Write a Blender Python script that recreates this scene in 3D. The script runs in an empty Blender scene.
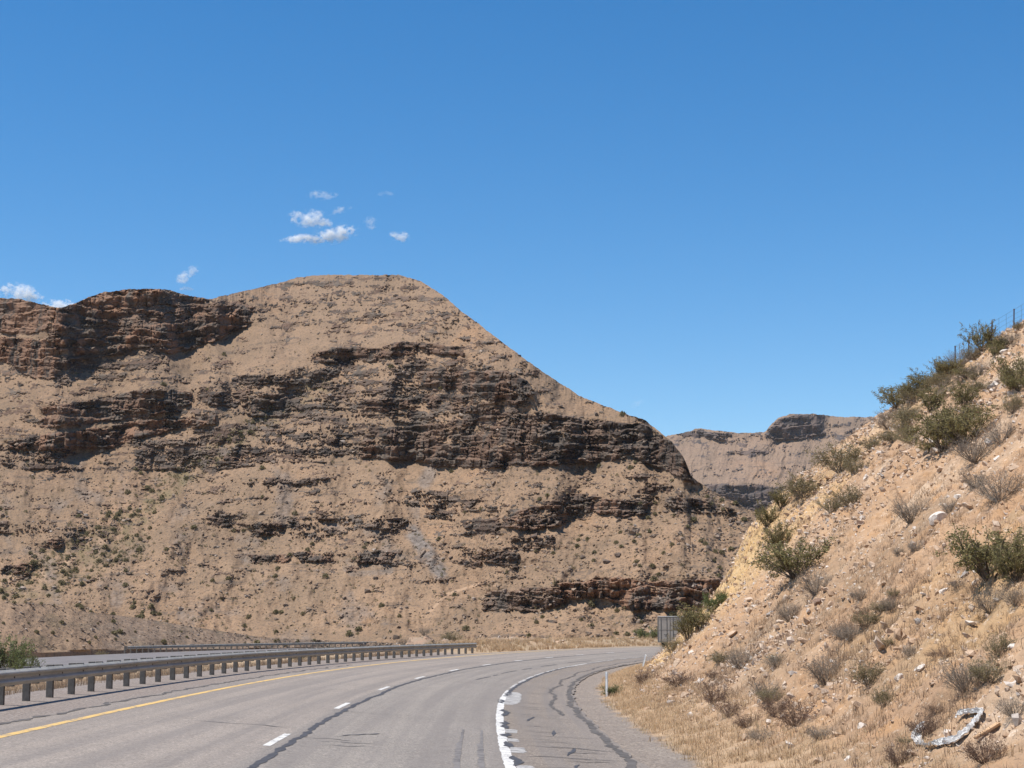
import bpy, math, random
import numpy as np
from mathutils import Vector, Matrix

# ------------------------------------------------------------------ camera, sky, sun, exposure
scene = bpy.context.scene
COL = scene.collection
F, HOR, CAMZ = 1700.0, 631.0, 1.95
PITCH = math.atan((HOR - 384.0) / F)
cam_d = bpy.data.cameras.new('camera')
cam_d.sensor_width = 36.0
cam_d.lens = 36.0 * F / 1024.0
cam_d.clip_start = 0.1
cam_d.clip_end = 40000.0
cam = bpy.data.objects.new('camera', cam_d)
cam.location = (0, 0, CAMZ)
cam.rotation_euler = (math.pi / 2 + PITCH, 0, 0)
COL.objects.link(cam)
scene.camera = cam

SUN_EL, SUN_AZ = math.radians(65), math.radians(-108)       # azimuth from +Y, clockwise
SUNV = Vector((math.sin(SUN_AZ) * math.cos(SUN_EL), math.cos(SUN_AZ) * math.cos(SUN_EL), math.sin(SUN_EL)))
w = bpy.data.worlds.new('World')
scene.world = w
w.use_nodes = True
wn = w.node_tree
for n in list(wn.nodes):
    wn.nodes.remove(n)
sky = wn.nodes.new('ShaderNodeTexSky')
sky.sky_type = 'NISHITA'
sky.sun_disc = False
sky.sun_elevation = SUN_EL
sky.sun_rotation = SUN_AZ
sky.altitude = 1500
sky.air_density = 1.0
sky.dust_density = 0.5
sky.ozone_density = 1.2
hsv = wn.nodes.new('ShaderNodeHueSaturation')
hsv.inputs['Hue'].default_value = 0.499
hsv.inputs['Saturation'].default_value = 1.42
hsv.inputs['Value'].default_value = 1.0
bg = wn.nodes.new('ShaderNodeBackground')
bg.inputs['Strength'].default_value = 0.118
wo = wn.nodes.new('ShaderNodeOutputWorld')
wn.links.new(sky.outputs[0], hsv.inputs['Color'])
wn.links.new(hsv.outputs[0], bg.inputs[0])
wn.links.new(bg.outputs[0], wo.inputs[0])

sl = bpy.data.lights.new('sun', 'SUN')
sl.energy = 5.0
sl.angle = math.radians(0.5)
sl.color = (1.0, 0.955, 0.89)
so = bpy.data.objects.new('sun', sl)
so.rotation_euler = (-SUNV).to_track_quat('-Z', 'Y').to_euler()
so.location = (0, 0, 300)
COL.objects.link(so)

vs = scene.view_settings
vs.view_transform = 'Standard'
vs.look = 'None'
vs.gamma = 1.0
vs.exposure = 0.36
vs.use_curve_mapping = False
scene.cycles.use_denoising = True
scene.cycles.volume_bounces = 12
scene.cycles.max_bounces = 12
scene.cycles.diffuse_bounces = 3
scene.cycles.transparent_max_bounces = 8

HAZE = 0.00003
# ------------------------------------------------------------------ numpy helpers
def _h(ix, iy, seed):
    h = (ix.astype(np.int64) * 374761393 + iy.astype(np.int64) * 668265263 + seed * 1274126177) & 0xFFFFFFFF
    h = ((h ^ (h >> 13)) * 1274126177) & 0xFFFFFFFF
    h = ((h ^ (h >> 16)) * 2246822519) & 0xFFFFFFFF
    return ((h ^ (h >> 15)) & 0xFFFFFF).astype(np.float64) / 16777215.0

def vnoise(x, y, seed=0):
    x = np.asarray(x, float); y = np.asarray(y, float)
    ix = np.floor(x); iy = np.floor(y)
    fx = x - ix; fy = y - iy
    def g(ox, oy):
        a = _h(ix + ox, iy + oy, seed) * 6.28318
        return np.cos(a) * (fx - ox) + np.sin(a) * (fy - oy)
    ux = fx * fx * fx * (fx * (fx * 6 - 15) + 10)
    uy = fy * fy * fy * (fy * (fy * 6 - 15) + 10)
    a = g(0, 0); b = g(1, 0); c = g(0, 1); d = g(1, 1)
    return (a * (1 - ux) + b * ux) * (1 - uy) + (c * (1 - ux) + d * ux) * uy   # about -0.7..0.7

def fbm(x, y, seed=0, octv=5, gain=0.5, lac=2.03):
    s = 0; a = 1.0; t = 0
    for i in range(octv):
        s = s + a * vnoise(x, y, seed + i * 17)
        t += a
        a *= gain
        x = x * lac + 3.1; y = y * lac + 7.7
    return s / t * 1.6

def ridged(x, y, seed=0, octv=4):
    s = 0; a = 1.0; t = 0
    for i in range(octv):
        s = s + a * (1 - np.abs(vnoise(x, y, seed + i * 13)) * 2)
        t += a; a *= 0.5
        x = x * 2.1 + 1.7; y = y * 2.1 + 5.2
    return s / t

def worley(x, y, seed=0):
    """distance to the nearest and second cell point, and the cell's own random number"""
    x = np.asarray(x, float); y = np.asarray(y, float)
    ix = np.floor(x); iy = np.floor(y)
    d1 = np.full(x.shape, 9.0); d2 = np.full(x.shape, 9.0); cid = np.zeros(x.shape)
    for ox in (-1, 0, 1):
        for oy in (-1, 0, 1):
            px = ix + ox + _h(ix + ox, iy + oy, seed)
            py = iy + oy + _h(ix + ox, iy + oy, seed + 91)
            d = np.hypot(px - x, py - y)
            c = _h(ix + ox, iy + oy, seed + 53)
            near = d < d1
            d2 = np.where(near, d1, np.minimum(d2, d))
            cid = np.where(near, c, cid)
            d1 = np.where(near, d, d1)
    return d1, d2, cid

def sstep(a, b, x):
    t = np.clip((x - a) / (b - a), 0, 1)
    return t * t * (3 - 2 * t)

def curve(pts):
    p = np.array(pts, float)
    return lambda x: np.interp(x, p[:, 0], p[:, 1])

def gblur(A, sig, axis):
    n = int(sig * 3) + 1
    k = np.exp(-0.5 * (np.arange(-n, n + 1) / sig) ** 2); k /= k.sum()
    pad = [(0, 0)] * A.ndim; pad[axis] = (n, n)
    P = np.pad(A, pad, mode='edge')
    out = np.zeros_like(A)
    for i, kv in enumerate(k):
        sl_ = [slice(None)] * A.ndim
        sl_[axis] = slice(i, i + A.shape[axis])
        out += kv * P[tuple(sl_)]
    return out

def ray(u, v):
    a = (np.asarray(u, float) - 512) / F; b = (384 - np.asarray(v, float)) / F
    return a + 0 * b, math.cos(PITCH) - b * math.sin(PITCH) + 0 * a, math.sin(PITCH) + b * math.cos(PITCH) + 0 * a

# ------------------------------------------------------------------ object helpers
def link(o, parent=None):
    COL.objects.link(o)
    if parent is not None:
        o.parent = parent
    return o

def tag(o, label=None, cat=None, group=None, kind=None):
    if label: o['label'] = label
    if cat: o['category'] = cat
    if group: o['group'] = group
    if kind: o['kind'] = kind
    return o

def empty(name, loc, rotz=0.0):
    o = bpy.data.objects.new(name, None)
    o.empty_display_size = 0.3
    o.location = loc
    o.rotation_euler = (0, 0, rotz)
    return link(o)

def mesh_np(name, V, Fc, mat=None, smooth=False, attrs=None):
    """V (n,3); Fc: (m,3) or (m,4) ints, or a list of such arrays"""
    me = bpy.data.meshes.new(name)
    V = np.asarray(V, np.float32)
    fl = Fc if isinstance(Fc, list) else [Fc]
    fl = [np.asarray(f, np.int32) for f in fl if len(f)]
    me.vertices.add(len(V))
    me.vertices.foreach_set('co', V.ravel())
    nl = sum(f.size for f in fl)
    me.loops.add(nl)
    me.loops.foreach_set('vertex_index', np.concatenate([f.ravel() for f in fl]))
    tot = np.concatenate([np.full(len(f), f.shape[1], np.int32) for f in fl])
    st = np.concatenate([[0], np.cumsum(tot)[:-1]]).astype(np.int32)
    me.polygons.add(len(tot))
    me.polygons.foreach_set('loop_start', st)
    me.polygons.foreach_set('loop_total', tot)
    me.update(calc_edges=True)
    me.polygons.foreach_set('use_smooth', np.full(len(tot), smooth, dtype=bool))
    for k, a in (attrs or {}).items():
        at = me.attributes.new(k, 'FLOAT', 'POINT')
        at.data.foreach_set('value', np.asarray(a, np.float32).ravel())
    if mat: me.materials.append(mat)
    me.validate()
    return me

def obj(name, me, parent=None):
    return link(bpy.data.objects.new(name, me), parent)

def grid_faces(nr, nc):
    i = np.arange(nr * nc).reshape(nr, nc)
    return np.stack([i[:-1, :-1], i[:-1, 1:], i[1:, 1:], i[1:, :-1]], -1).reshape(-1, 4)

class MB:
    """collects boxes and tubes into one mesh"""
    def __init__(s): s.v = []; s.q = []; s.t = []
    def add(s, V, Q=(), T=()):
        o = len(s.v)
        s.v += [tuple(map(float, p)) for p in V]
        s.q += [tuple(o + i for i in f) for f in Q]
        s.t += [tuple(o + i for i in f) for f in T]
    def box(s, c, d, rz=0.0, bev=0.0):
        cx, cy, cz = c; hx, hy, hz = d[0] / 2, d[1] / 2, d[2] / 2
        P = []
        if bev <= 0:
            for z in (-hz, hz):
                for x, y in ((-hx, -hy), (hx, -hy), (hx, hy), (-hx, hy)):
                    P.append((x, y, z))
            Q = [(3, 2, 1, 0), (4, 5, 6, 7), (0, 1, 5, 4), (1, 2, 6, 5), (2, 3, 7, 6), (3, 0, 4, 7)]
        else:
            b = bev
            rings = [(-hz, b), (-hz + b, 0), (hz - b, 0), (hz, b)]
            for z, i in rings:
                for x, y in ((-hx + b, -hy + i), (hx - b, -hy + i), (hx - i, -hy + b), (hx - i, hy - b), (hx - b, hy - i), (-hx + b, hy - i), (-hx + i, hy - b), (-hx + i, -hy + b)):
                    P.append((x, y, z))
            Q = []
            for r in range(3):
                for k in range(8):
                    k2 = (k + 1) % 8
                    Q.append((r * 8 + k, r * 8 + k2, r * 8 + 8 + k2, r * 8 + 8 + k))
            Q += [(0, 7, 2, 1), (2, 7, 6, 3), (3, 6, 5, 4)]
            Q += [(24 + 1, 24 + 2, 24 + 7, 24 + 0), (24 + 3, 24 + 6, 24 + 7, 24 + 2), (24 + 4, 24 + 5, 24 + 6, 24 + 3)]
        c_, s_ = math.cos(rz), math.sin(rz)
        s.add([(cx + x * c_ - y * s_, cy + x * s_ + y * c_, cz + z) for x, y, z in P], Q)
    def tube(s, pts, rads, n=5):
        pts = [Vector(p) for p in pts]
        V = []; Q = []
        for i, p in enumerate(pts):
            d = (pts[min(i + 1, len(pts) - 1)] - pts[max(i - 1, 0)]).normalized()
            a = d.cross(Vector((0.13, 0.21, 0.97)))
            if a.length < 1e-4: a = d.cross(Vector((1, 0, 0)))
            a.normalize(); b = d.cross(a)
            r = rads[i] if hasattr(rads, '__len__') else rads
            for k in range(n):
                an = 2 * math.pi * k / n
                V.append(p + a * (r * math.cos(an)) + b * (r * math.sin(an)))
        for i in range(len(pts) - 1):
            for k in range(n):
                k2 = (k + 1) % n
                Q.append((i * n + k, i * n + k2, i * n + n + k2, i * n + n + k))
        T = [(0, k + 1, k) for k in range(1, n - 1)]
        e = (len(pts) - 1) * n
        T += [(e, e + k, e + k + 1) for k in range(1, n - 1)]
        s.add(V, Q, T)
    def lathe(s, c, axis, prof, n=14):
        c = Vector(c); ax = Vector(axis).normalized()
        a = ax.orthogonal().normalized(); b = ax.cross(a)
        V = []; Q = []
        for h, r in prof:
            for k in range(n):
                an = 2 * math.pi * k / n
                V.append(c + ax * h + (a * math.cos(an) + b * math.sin(an)) * r)
        for i in range(len(prof) - 1):
            for k in range(n):
                k2 = (k + 1) % n
                Q.append((i * n + k, i * n + k2, i * n + n + k2, i * n + n + k))
        s.add(V, Q)
    def mesh(s, name, mat, smooth=False):
        return mesh_np(name, np.array(s.v), [np.array(s.q, np.int32).reshape(-1, 4), np.array(s.t, np.int32).reshape(-1, 3)], mat, smooth)
    def build(s, name, mat, parent=None, smooth=False):
        return obj(name, s.mesh(name, mat, smooth), parent)

# ------------------------------------------------------------------ material helpers
class NT:
    def __init__(s, name):
        s.m = bpy.data.materials.new(name)
        s.m.use_nodes = True
        s.t = s.m.node_tree
        s.b = s.t.nodes['Principled BSDF']
        s.b.inputs['Roughness'].default_value = 0.9
        s.b.inputs['Specular IOR Level'].default_value = 0.2
    def n(s, typ, **kw):
        nd = s.t.nodes.new(typ)
        for k, v in kw.items(): setattr(nd, k, v)
        return nd
    def set(s, nd, key, val):
        if hasattr(val, 'is_output') or isinstance(val, bpy.types.NodeSocket):
            s.t.links.new(val, nd.inputs[key])
        elif val is not None:
            nd.inputs[key].default_value = val
    def coord(s, kind='Object'):
        if kind == 'World':
            return s.n('ShaderNodeNewGeometry').outputs['Position']
        return s.n('ShaderNodeTexCoord').outputs[kind]
    def scale(s, vec, sc):
        m = s.n('ShaderNodeMapping')
        s.set(m, 'Vector', vec); m.inputs['Scale'].default_value = sc
        return m.outputs[0]
    def noise(s, vec, scale, detail=4, rough=0.55, dist=0.0):
        nd = s.n('ShaderNodeTexNoise')
        s.set(nd, 'Vector', vec)
        nd.inputs['Scale'].default_value = scale; nd.inputs['Detail'].default_value = detail
        nd.inputs['Roughness'].default_value = rough; nd.inputs['Distortion'].default_value = dist
        return nd.outputs[0]
    def voro(s, vec, scale, out='Distance', feature='F1'):
        nd = s.n('ShaderNodeTexVoronoi'); nd.feature = feature
        s.set(nd, 'Vector', vec); nd.inputs['Scale'].default_value = scale
        return nd.outputs[out]
    def ramp(s, fac, stops):
        nd = s.n('ShaderNodeValToRGB')
        s.set(nd, 'Fac', fac)
        el = nd.color_ramp.elements
        while len(el) < len(stops): el.new(0.5)
        for e, (p, c) in zip(el, stops):
            e.position = p
            e.color = (c, c, c, 1) if not hasattr(c, '__len__') else (*c, 1)
        return nd.outputs[0]
    def mix(s, fac, a, b, mode='MIX'):
        nd = s.n('ShaderNodeMix', data_type='RGBA', blend_type=mode)
        s.set(nd, 0, fac)
        for k, v in ((6, a), (7, b)):
            if isinstance(v, tuple): nd.inputs[k].default_value = (*v, 1)
            else: s.set(nd, k, v)
        return nd.outputs[2]
    def math(s, op, a, b=None, clamp=False):
        nd = s.n('ShaderNodeMath', operation=op, use_clamp=clamp)
        s.set(nd, 0, a)
        if b is not None: s.set(nd, 1, b)
        return nd.outputs[0]
    def attr(s, name):
        return s.n('ShaderNodeAttribute', attribute_name=name).outputs['Fac']
    def rand(s):
        return s.n('ShaderNodeObjectInfo').outputs['Random']
    def bump(s, h, strength=0.4, dist=0.05):
        nd = s.n('ShaderNodeBump')
        s.set(nd, 'Height', h)
        nd.inputs['Strength'].default_value = strength; nd.inputs['Distance'].default_value = dist
        s.t.links.new(nd.outputs[0], s.b.inputs['Normal'])
    def color(s, c):
        if isinstance(c, tuple): s.b.inputs['Base Color'].default_value = (*c, 1)
        else: s.t.links.new(c, s.b.inputs['Base Color'])
    def rough(s, r): s.set(s.b, 'Roughness', r)

def plain(name, c, rough=0.8, var=0.25, scale=6.0, metal=0.0, spec=0.2):
    t = NT(name)
    nz = t.noise(t.coord('Object'), scale, 5, 0.6)
    lo = tuple(x * (1 - var) for x in c); hi = tuple(min(1, x * (1 + var)) for x in c)
    t.color(t.ramp(nz, [(0.3, lo), (0.7, hi)]))
    t.rough(rough); t.b.inputs['Metallic'].default_value = metal
    t.b.inputs['Specular IOR Level'].default_value = spec
    return t.m

# hill: tan scree, dark varnished rock, red-brown fresh faces
def hill_material(name, soil_lo, soil_hi, dark, grey, red, s=1.0):
    t = NT(name)
    P = t.coord('World')
    big = t.noise(P, 0.012 * s, 4, 0.6)
    mid = t.noise(P, 0.11 * s, 5, 0.65)
    fine = t.noise(P, 0.9 * s, 4, 0.7)
    soil = t.mix(t.ramp(big, [(0.32, 0.0), (0.68, 1.0)]), soil_lo, soil_hi)
    soil = t.mix(t.ramp(mid, [(0.42, 0.0), (0.7, 0.55)]), soil, tuple(x * 0.72 for x in soil_lo))
    soil = t.mix(t.ramp(fine, [(0.5, 0.0), (0.75, 0.5)]), soil, tuple(min(1, x * 1.28) for x in soil_hi))
    soil = t.mix(t.ramp(t.noise(P, 0.5 * s, 3, 0.6), [(0.56, 0.0), (0.66, 0.55)]), soil, (soil_lo[0] * .52, soil_lo[1] * .56, soil_lo[2] * .58))
    sx = t.n('ShaderNodeSeparateXYZ'); t.t.links.new(P, sx.inputs[0])
    hz = t.math('ADD', t.math('MULTIPLY', sx.outputs[2], 0.009 * s), t.math('MULTIPLY', t.math('SUBTRACT', big, 0.5), 0.8))
    soil = t.mix(t.ramp(hz, [(0.15, 0.0), (0.75, 0.8)]), soil, (soil_lo[0] * .98, soil_lo[1] * 1.04, soil_lo[2] * 1.10))
    gy_ = t.noise(P, 0.045 * s, 5, 0.65)
    soil = t.mix(t.ramp(gy_, [(0.46, 0.0), (0.62, 0.7)]), soil, (soil_lo[0] * .80, soil_lo[1] * .86, soil_lo[2] * .90))
    soil = t.mix(t.ramp(gy_, [(0.30, 0.5), (0.42, 0.0)]), soil, (soil_hi[0] * 1.05, soil_hi[1] * .92, soil_hi[2] * .80))
    soil = t.mix(t.ramp(t.noise(P, 2.6 * s, 2, 0.6), [(0.55, 0.0), (0.62, 0.7)]), soil, (0.10, 0.077, 0.058))
    ln_ = t.noise(t.scale(P, (0.07, 0.07, 1.0)), 0.55 * s, 5, 0.72)
    lm_ = t.math('MULTIPLY', t.ramp(ln_, [(0.55, 0.0), (0.61, 0.75)]), t.ramp(t.noise(P, 0.30 * s, 4, 0.7), [(0.46, 0.0), (0.56, 1.0)]))
    soil = t.mix(lm_, soil, (0.115, 0.086, 0.064))
    soil = t.mix(t.attr('veg'), soil, (0.135, 0.115, 0.055))
    soil = t.mix(t.attr('scree'), t.mix(t.ramp(fine, [(0.42, 0.0), (0.58, 1.0)]), soil, soil), t.mix(t.ramp(fine, [(0.42, 0.0), (0.58, 1.0)]), (0.115, 0.095, 0.08), (0.215, 0.178, 0.150)))
    soil = t.mix(t.attr('pale'), soil, (0.46, 0.31, 0.20))
    st = t.scale(P, (0.25, 0.25, 1.0))
    rk = t.noise(st, 0.35 * s, 5, 0.7)
    rock = t.mix(t.ramp(rk, [(0.38, 0.0), (0.62, 1.0)]), dark, grey)
    streak = t.noise(t.scale(P, (1.0, 1.0, 0.22)), 0.22 * s, 4, 0.65)
    redf = t.math('MULTIPLY', t.ramp(streak, [(0.43, 0.0), (0.55, 1.0)]), t.attr('tone'))
    rock = t.mix(redf, rock, red)
    lay = t.noise(t.scale(P, (0.02, 0.02, 1.0)), 0.7 * s, 3, 0.6)
    rock = t.mix(t.ramp(lay, [(0.54, 0.0), (0.64, 0.22)]), rock, tuple(x * 1.3 for x in red))
    rf = t.math('ADD', t.attr('rock'), t.math('MULTIPLY', t.math('SUBTRACT', fine, 0.5), 0.7))
    rf = t.ramp(rf, [(0.38, 0.0), (0.55, 1.0)])
    t.color(t.mix(rf, soil, rock))
    hb = t.math('ADD', t.noise(P, 1.6 * s, 5, 0.7), t.math('MULTIPLY', t.voro(P, 0.8 * s), -0.5))
    t.bump(hb, 0.45, 0.6 / s)
    t.rough(0.95)
    return t.m

M = {}
M['hill'] = hill_material('desert_hill', (0.244, 0.155, 0.094), (0.318, 0.210, 0.130), (0.032, 0.026, 0.022), (0.138, 0.109, 0.085), (0.220, 0.124, 0.076))
M['butte'] = hill_material('far_butte', (0.245, 0.162, 0.108), (0.305, 0.208, 0.14), (0.045, 0.038, 0.037), (0.115, 0.095, 0.083), (0.16, 0.105, 0.078), 0.4)

# ------------------------------------------------------------------ road geometry: white edge line is s = 0, left negative
X0, Y0, R = -0.30, 45.0, 365.0
def rpos(t, s):
    t = np.asarray(t, float); s = np.asarray(s, float)
    near = t < Y0
    xw = X0 + (Y0 - np.minimum(t, Y0)) ** 2 * 0.0007
    a = np.maximum(t - Y0, 0) / R
    x = np.where(near, xw + s, X0 + R - (R - s) * np.cos(a))
    y = np.where(near, t + 0 * s, Y0 + (R - s) * np.sin(a))
    return x, y
def rinv(x, y):
    x = np.asarray(x, float); y = np.asarray(y, float)
    near = y < Y0
    xw = X0 + (Y0 - np.minimum(y, Y0)) ** 2 * 0.0007
    d = np.hypot(x - (X0 + R), y - Y0)
    s = np.where(near, x - xw, R - d)
    t = np.where(near, y, Y0 + R * np.arctan2(np.maximum(y - Y0, 0), np.maximum(X0 + R - x, 1)))
    return t, s
BANK = 0.06
def zroad(s): return -BANK * np.asarray(s, float)

# opposite carriageway: its far edge
def xopp(y): 
    y = np.asarray(y, float)
    return -42.0 + np.maximum(y - 150.0, 0) ** 2 / 600.0
OPZ = -0.40
OPW = 11.0

zprof_l = curve([(-400, -9), (-120, -5), (-60, -1.6), (-40, -0.75), (-22, -0.6), (-16, -0.1), (-13.0, 0.35), (-10.8, 0.54), (-8.8, 0.45), (0, -0.06), (1.6, -0.18), (2.2, -0.36), (2.9, -0.45), (12, -0.9)])
def gz(x, y):
    t, s = rinv(x, y)
    z = zprof_l(s)
    # farther off, the flat runs at about road level to the foot of the hill
    z = np.where(s < -12, z * (1 - 0.75 * sstep(120, 230, y)), z)
    # mounds of spoil past the end of the guardrail
    for mx, my, sx, sy, h in ((-9.0, 158, 2.8, 5, 1.35), (-5.5, 160, 3.5, 5, 0.8), (-2.0, 166, 5, 5, 1.2), (3.0, 178, 5, 6, 0.7), (-17, 160, 6, 6, 0.5)):
        e_ = np.exp(-((x - mx) / sx) ** 2 - ((y - my) / sy) ** 2)
        z = z + h * e_ * (1 + 0.55 * fbm(x * 0.45, y * 0.30, 6, 4)) + 0.5 * e_ * fbm(x * 1.1, y * 0.9, 7, 4)
    z = z + 0.70 * sstep(108, 132, t) * sstep(-9.2, -12.5, s) * sstep(-24, -16, s)
    bump_ = sstep(-10.8, -14, s) + sstep(2.4, 3.6, s)
    z = z + bump_ * 0.18 * fbm(x * 0.35, y * 0.35, 5, 4)
    d = np.minimum(np.abs(x - (xopp(y) + OPW / 2)) - OPW / 2, 50)
    k = sstep(5.0, 0.8, d) * (y > 20)
    z = z * (1 - k) + (OPZ - 0.08) * k
    return z

# ------------------------------------------------------------------ roadside cut slope on the right
near_p = curve([(1.6, -0.20), (2.1, -0.165), (2.6, -0.175), (3.2, -0.14), (4.2, 0.10), (5.2, 0.60), (7, 1.95), (10, 4.5), (15, 8.5), (20, 12.2), (26, 16.2), (34, 20.5), (60, 31)])
far_p = curve([(1.6, -0.20), (2.1, -0.165), (2.6, -0.175), (3.2, -0.14), (4.3, 0.05), (5.0, 0.40), (5.5, 0.75), (6.9, 2.1), (8.2, 3.6), (9.0, 4.9), (9.7, 6.5), (10.7, 7.7), (12, 8.9), (13.4, 10.1), (14.7, 11.1), (16.2, 12.1), (18, 13.3), (19.9, 14.6), (21.5, 15.8), (26, 18.2), (32, 21), (60, 32)])
def zslope(t, s, detail=True):
    k = sstep(42, 88, t)
    z = near_p(s) * (1 - k) + far_p(s) * k
    up = sstep(3.4, 7.0, s)
    z = z + up * (0.55 * fbm(t * 0.07, s * 0.10, 31, 3))
    if detail:
        wz = t + 0.8 * fbm(t * .3, s * .3, 33, 3)
        ledge = ridged(t * 0.30 + s * 0.12, s * 0.85 - t * 0.05, 35, 4)
        rockz = sstep(0.05, 0.5, fbm(t * 0.08 + 4, s * 0.13 + 9, 37, 3) + 0.55 * sstep(80, 100, t) * sstep(11.5, 8, s))
        z = z - up * 0.40 * sstep(0.62, 0.95, ridged(t * 0.17 + 0.5 * fbm(t * .1, s * .1, 48, 3), s * 0.028, 49, 2)) * sstep(4, 9, s)
        z = z + up * (0.34 * fbm(t * 0.45, s * 0.45, 41, 4) + 0.16 * fbm(t * 1.5, s * 1.5, 42, 5, 0.6) + (0.05 + 0.36 * rockz) * (ledge - 0.55))
        d1, d2, c = worley(t * 1.5, s * 2.1, 43)
        z = z + up * (0.05 + 0.22 * rockz) * (c - 0.4) * sstep(0.02, 0.25, d2 - d1) * (0.3 + 0.7 * rockz)
        z = z + (0.3 + 0.7 * up) * 0.05 * fbm(wz * 2.6, s * 2.6, 45, 3)
        d1, d2, c = worley(t * 6, s * 6, 47)
        z = z + (0.1 + 0.9 * up) * 0.17 * np.maximum(c - 0.45, 0) * sstep(0.0, 0.3, d2 - d1)
    return z
def zhill(x, y, detail=True):
    t, s = rinv(x, y)
    return zslope(t, s, detail)
def hit(u, v):
    """first point of the roadside slope seen along the ray of pixel (u, v)"""
    dx, dy, dz = ray(u, v)
    k = np.concatenate([np.arange(12, 60, 0.03), np.arange(60, 190, 0.06)])
    x, y, z = dx * k, dy * k, CAMZ + dz * k
    t, s = rinv(x, y)
    ok = (s > 2.4) & (zslope(t, s) >= z)
    i = int(np.argmax(ok)) if ok.any() else None
    return None if i is None else Vector((x[i], y[i], z[i]))
def hit_down(u, v, n=40):
    for i in range(n):
        p = hit(u, v + i * 1.5)
        if p is not None: return p
    return None

tn = [9.0]
while tn[-1] < 60: tn.append(tn[-1] + max(0.032, 0.0016 * tn[-1]))
while tn[-1] < 150: tn.append(tn[-1] + 0.11)
while tn[-1] < 230: tn.append(tn[-1] + 0.9)
sn = np.concatenate([np.arange(1.6, 12, 0.045), np.arange(12, 27, 0.075), np.arange(27, 42, 0.6), np.arange(42, 61, 3)])
Tg, Sg = np.meshgrid(np.array(tn), sn, indexing='ij')
Zg = zslope(Tg, Sg)
Xg, Yg = rpos(Tg, Sg)
# attributes: yellow marl at the far nose, grassy patches, orange soil
yel = np.maximum(1.0 * sstep(56, 72, Tg + 6 * fbm(Tg * .2, Sg * .2, 51, 3)) * sstep(14, 9, Sg + 3.0 * fbm(Tg * .15, Sg * .3, 52, 3)) * sstep(4.3, 5.4, Sg), 0.4 * sstep(0.15, 0.5, fbm(Tg * .10, Sg * .035, 56, 4)) * sstep(5, 7, Sg))
pal = sstep(0.0, 0.5, fbm(Tg * .22 + Sg * .05, Sg * .07, 57, 4)) * sstep(4, 6, Sg)
ver = 0.75 * sstep(5.0, 3.7, Sg + 1.2 * fbm(Tg * .3, Sg * .5, 53, 3)) * sstep(2.7, 3.2, Sg + .4 * fbm(Tg * .8, Sg, 54, 3))
grv = sstep(3.3, 2.9, Sg + .35 * fbm(Tg * .8, Sg, 54, 3))
veg = np.clip(sstep(0.0, 0.5, fbm(Tg * .12, Sg * .16, 55, 4)) + 0.8 * sstep(-0.2, 0.3, fbm(Tg * .25, Sg * .3, 58, 4)) * sstep(60, 40, Tg) * sstep(14, 9, Sg), 0, 1)

t = NT('cut_slope_soil')
P = t.coord('World')
n1 = t.noise(P, 0.16, 5, 0.6); n2 = t.noise(P, 1.1, 5, 0.65); n3 = t.noise(P, 6.0, 4, 0.7)
c = t.mix(t.ramp(n1, [(0.35, 0.0), (0.65, 1.0)]), (0.365, 0.222, 0.127), (0.445, 0.294, 0.178))
c = t.mix(t.attr('pale'), c, (0.50, 0.37, 0.255))
c = t.mix(t.ramp(n2, [(0.45, 0.0), (0.7, 0.75)]), c, (0.29, 0.19, 0.122))
c = t.mix(t.ramp(n2, [(0.30, 0.75), (0.47, 0.0)]), c, (0.42, 0.235, 0.110))
c = t.mix(t.math('MULTIPLY', t.attr('veg'), t.ramp(n3, [(0.4, 0.2), (0.6, 0.85)])), c, (0.215, 0.145, 0.088))
c = t.mix(t.attr('yellow'), c, t.mix(t.ramp(n2, [(0.35, 0.0), (0.65, 1.0)]), (0.46, 0.28, 0.115), (0.54, 0.375, 0.195)))
c = t.mix(t.ramp(n3, [(0.58, 0.0), (0.68, 0.8)]), c, (0.60, 0.475, 0.36))
c = t.mix(t.ramp(n3, [(0.30, 0.75), (0.40, 0.0)]), c, (0.24, 0.15, 0.09))
c = t.mix(t.attr('verge'), c, t.mix(t.ramp(n2, [(0.4, 0.0), (0.6, 1.0)]), (0.38, 0.255, 0.15), (0.47, 0.335, 0.21)))
gr = t.mix(t.ramp(t.noise(P, 20.0, 4, 0.8), [(0.38, 0.0), (0.62, 1.0)]), (0.14, 0.115, 0.095), (0.36, 0.30, 0.245))
gr = t.mix(t.ramp(t.noise(P, 1.4, 4, 0.65), [(0.4, 0.0), (0.65, 0.7)]), gr, (0.20, 0.165, 0.14))
c = t.mix(t.attr('gravel'), c, gr)
t.color(c)
t.bump(t.math('ADD', t.noise(P, 5.0, 6, 0.75), t.math('MULTIPLY', t.voro(P, 7.0), -0.6)), 0.7, 0.09)
M['slope'] = t.m
me = mesh_np('roadside_slope', np.stack([Xg, Yg, Zg], -1).reshape(-1, 3), grid_faces(*Tg.shape)[:, ::-1], M['slope'], True,
             {'yellow': yel, 'verge': ver, 'gravel': grv, 'veg': veg, 'pale': pal})
tag(obj('roadside_slope', me), kind='structure')

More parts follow.
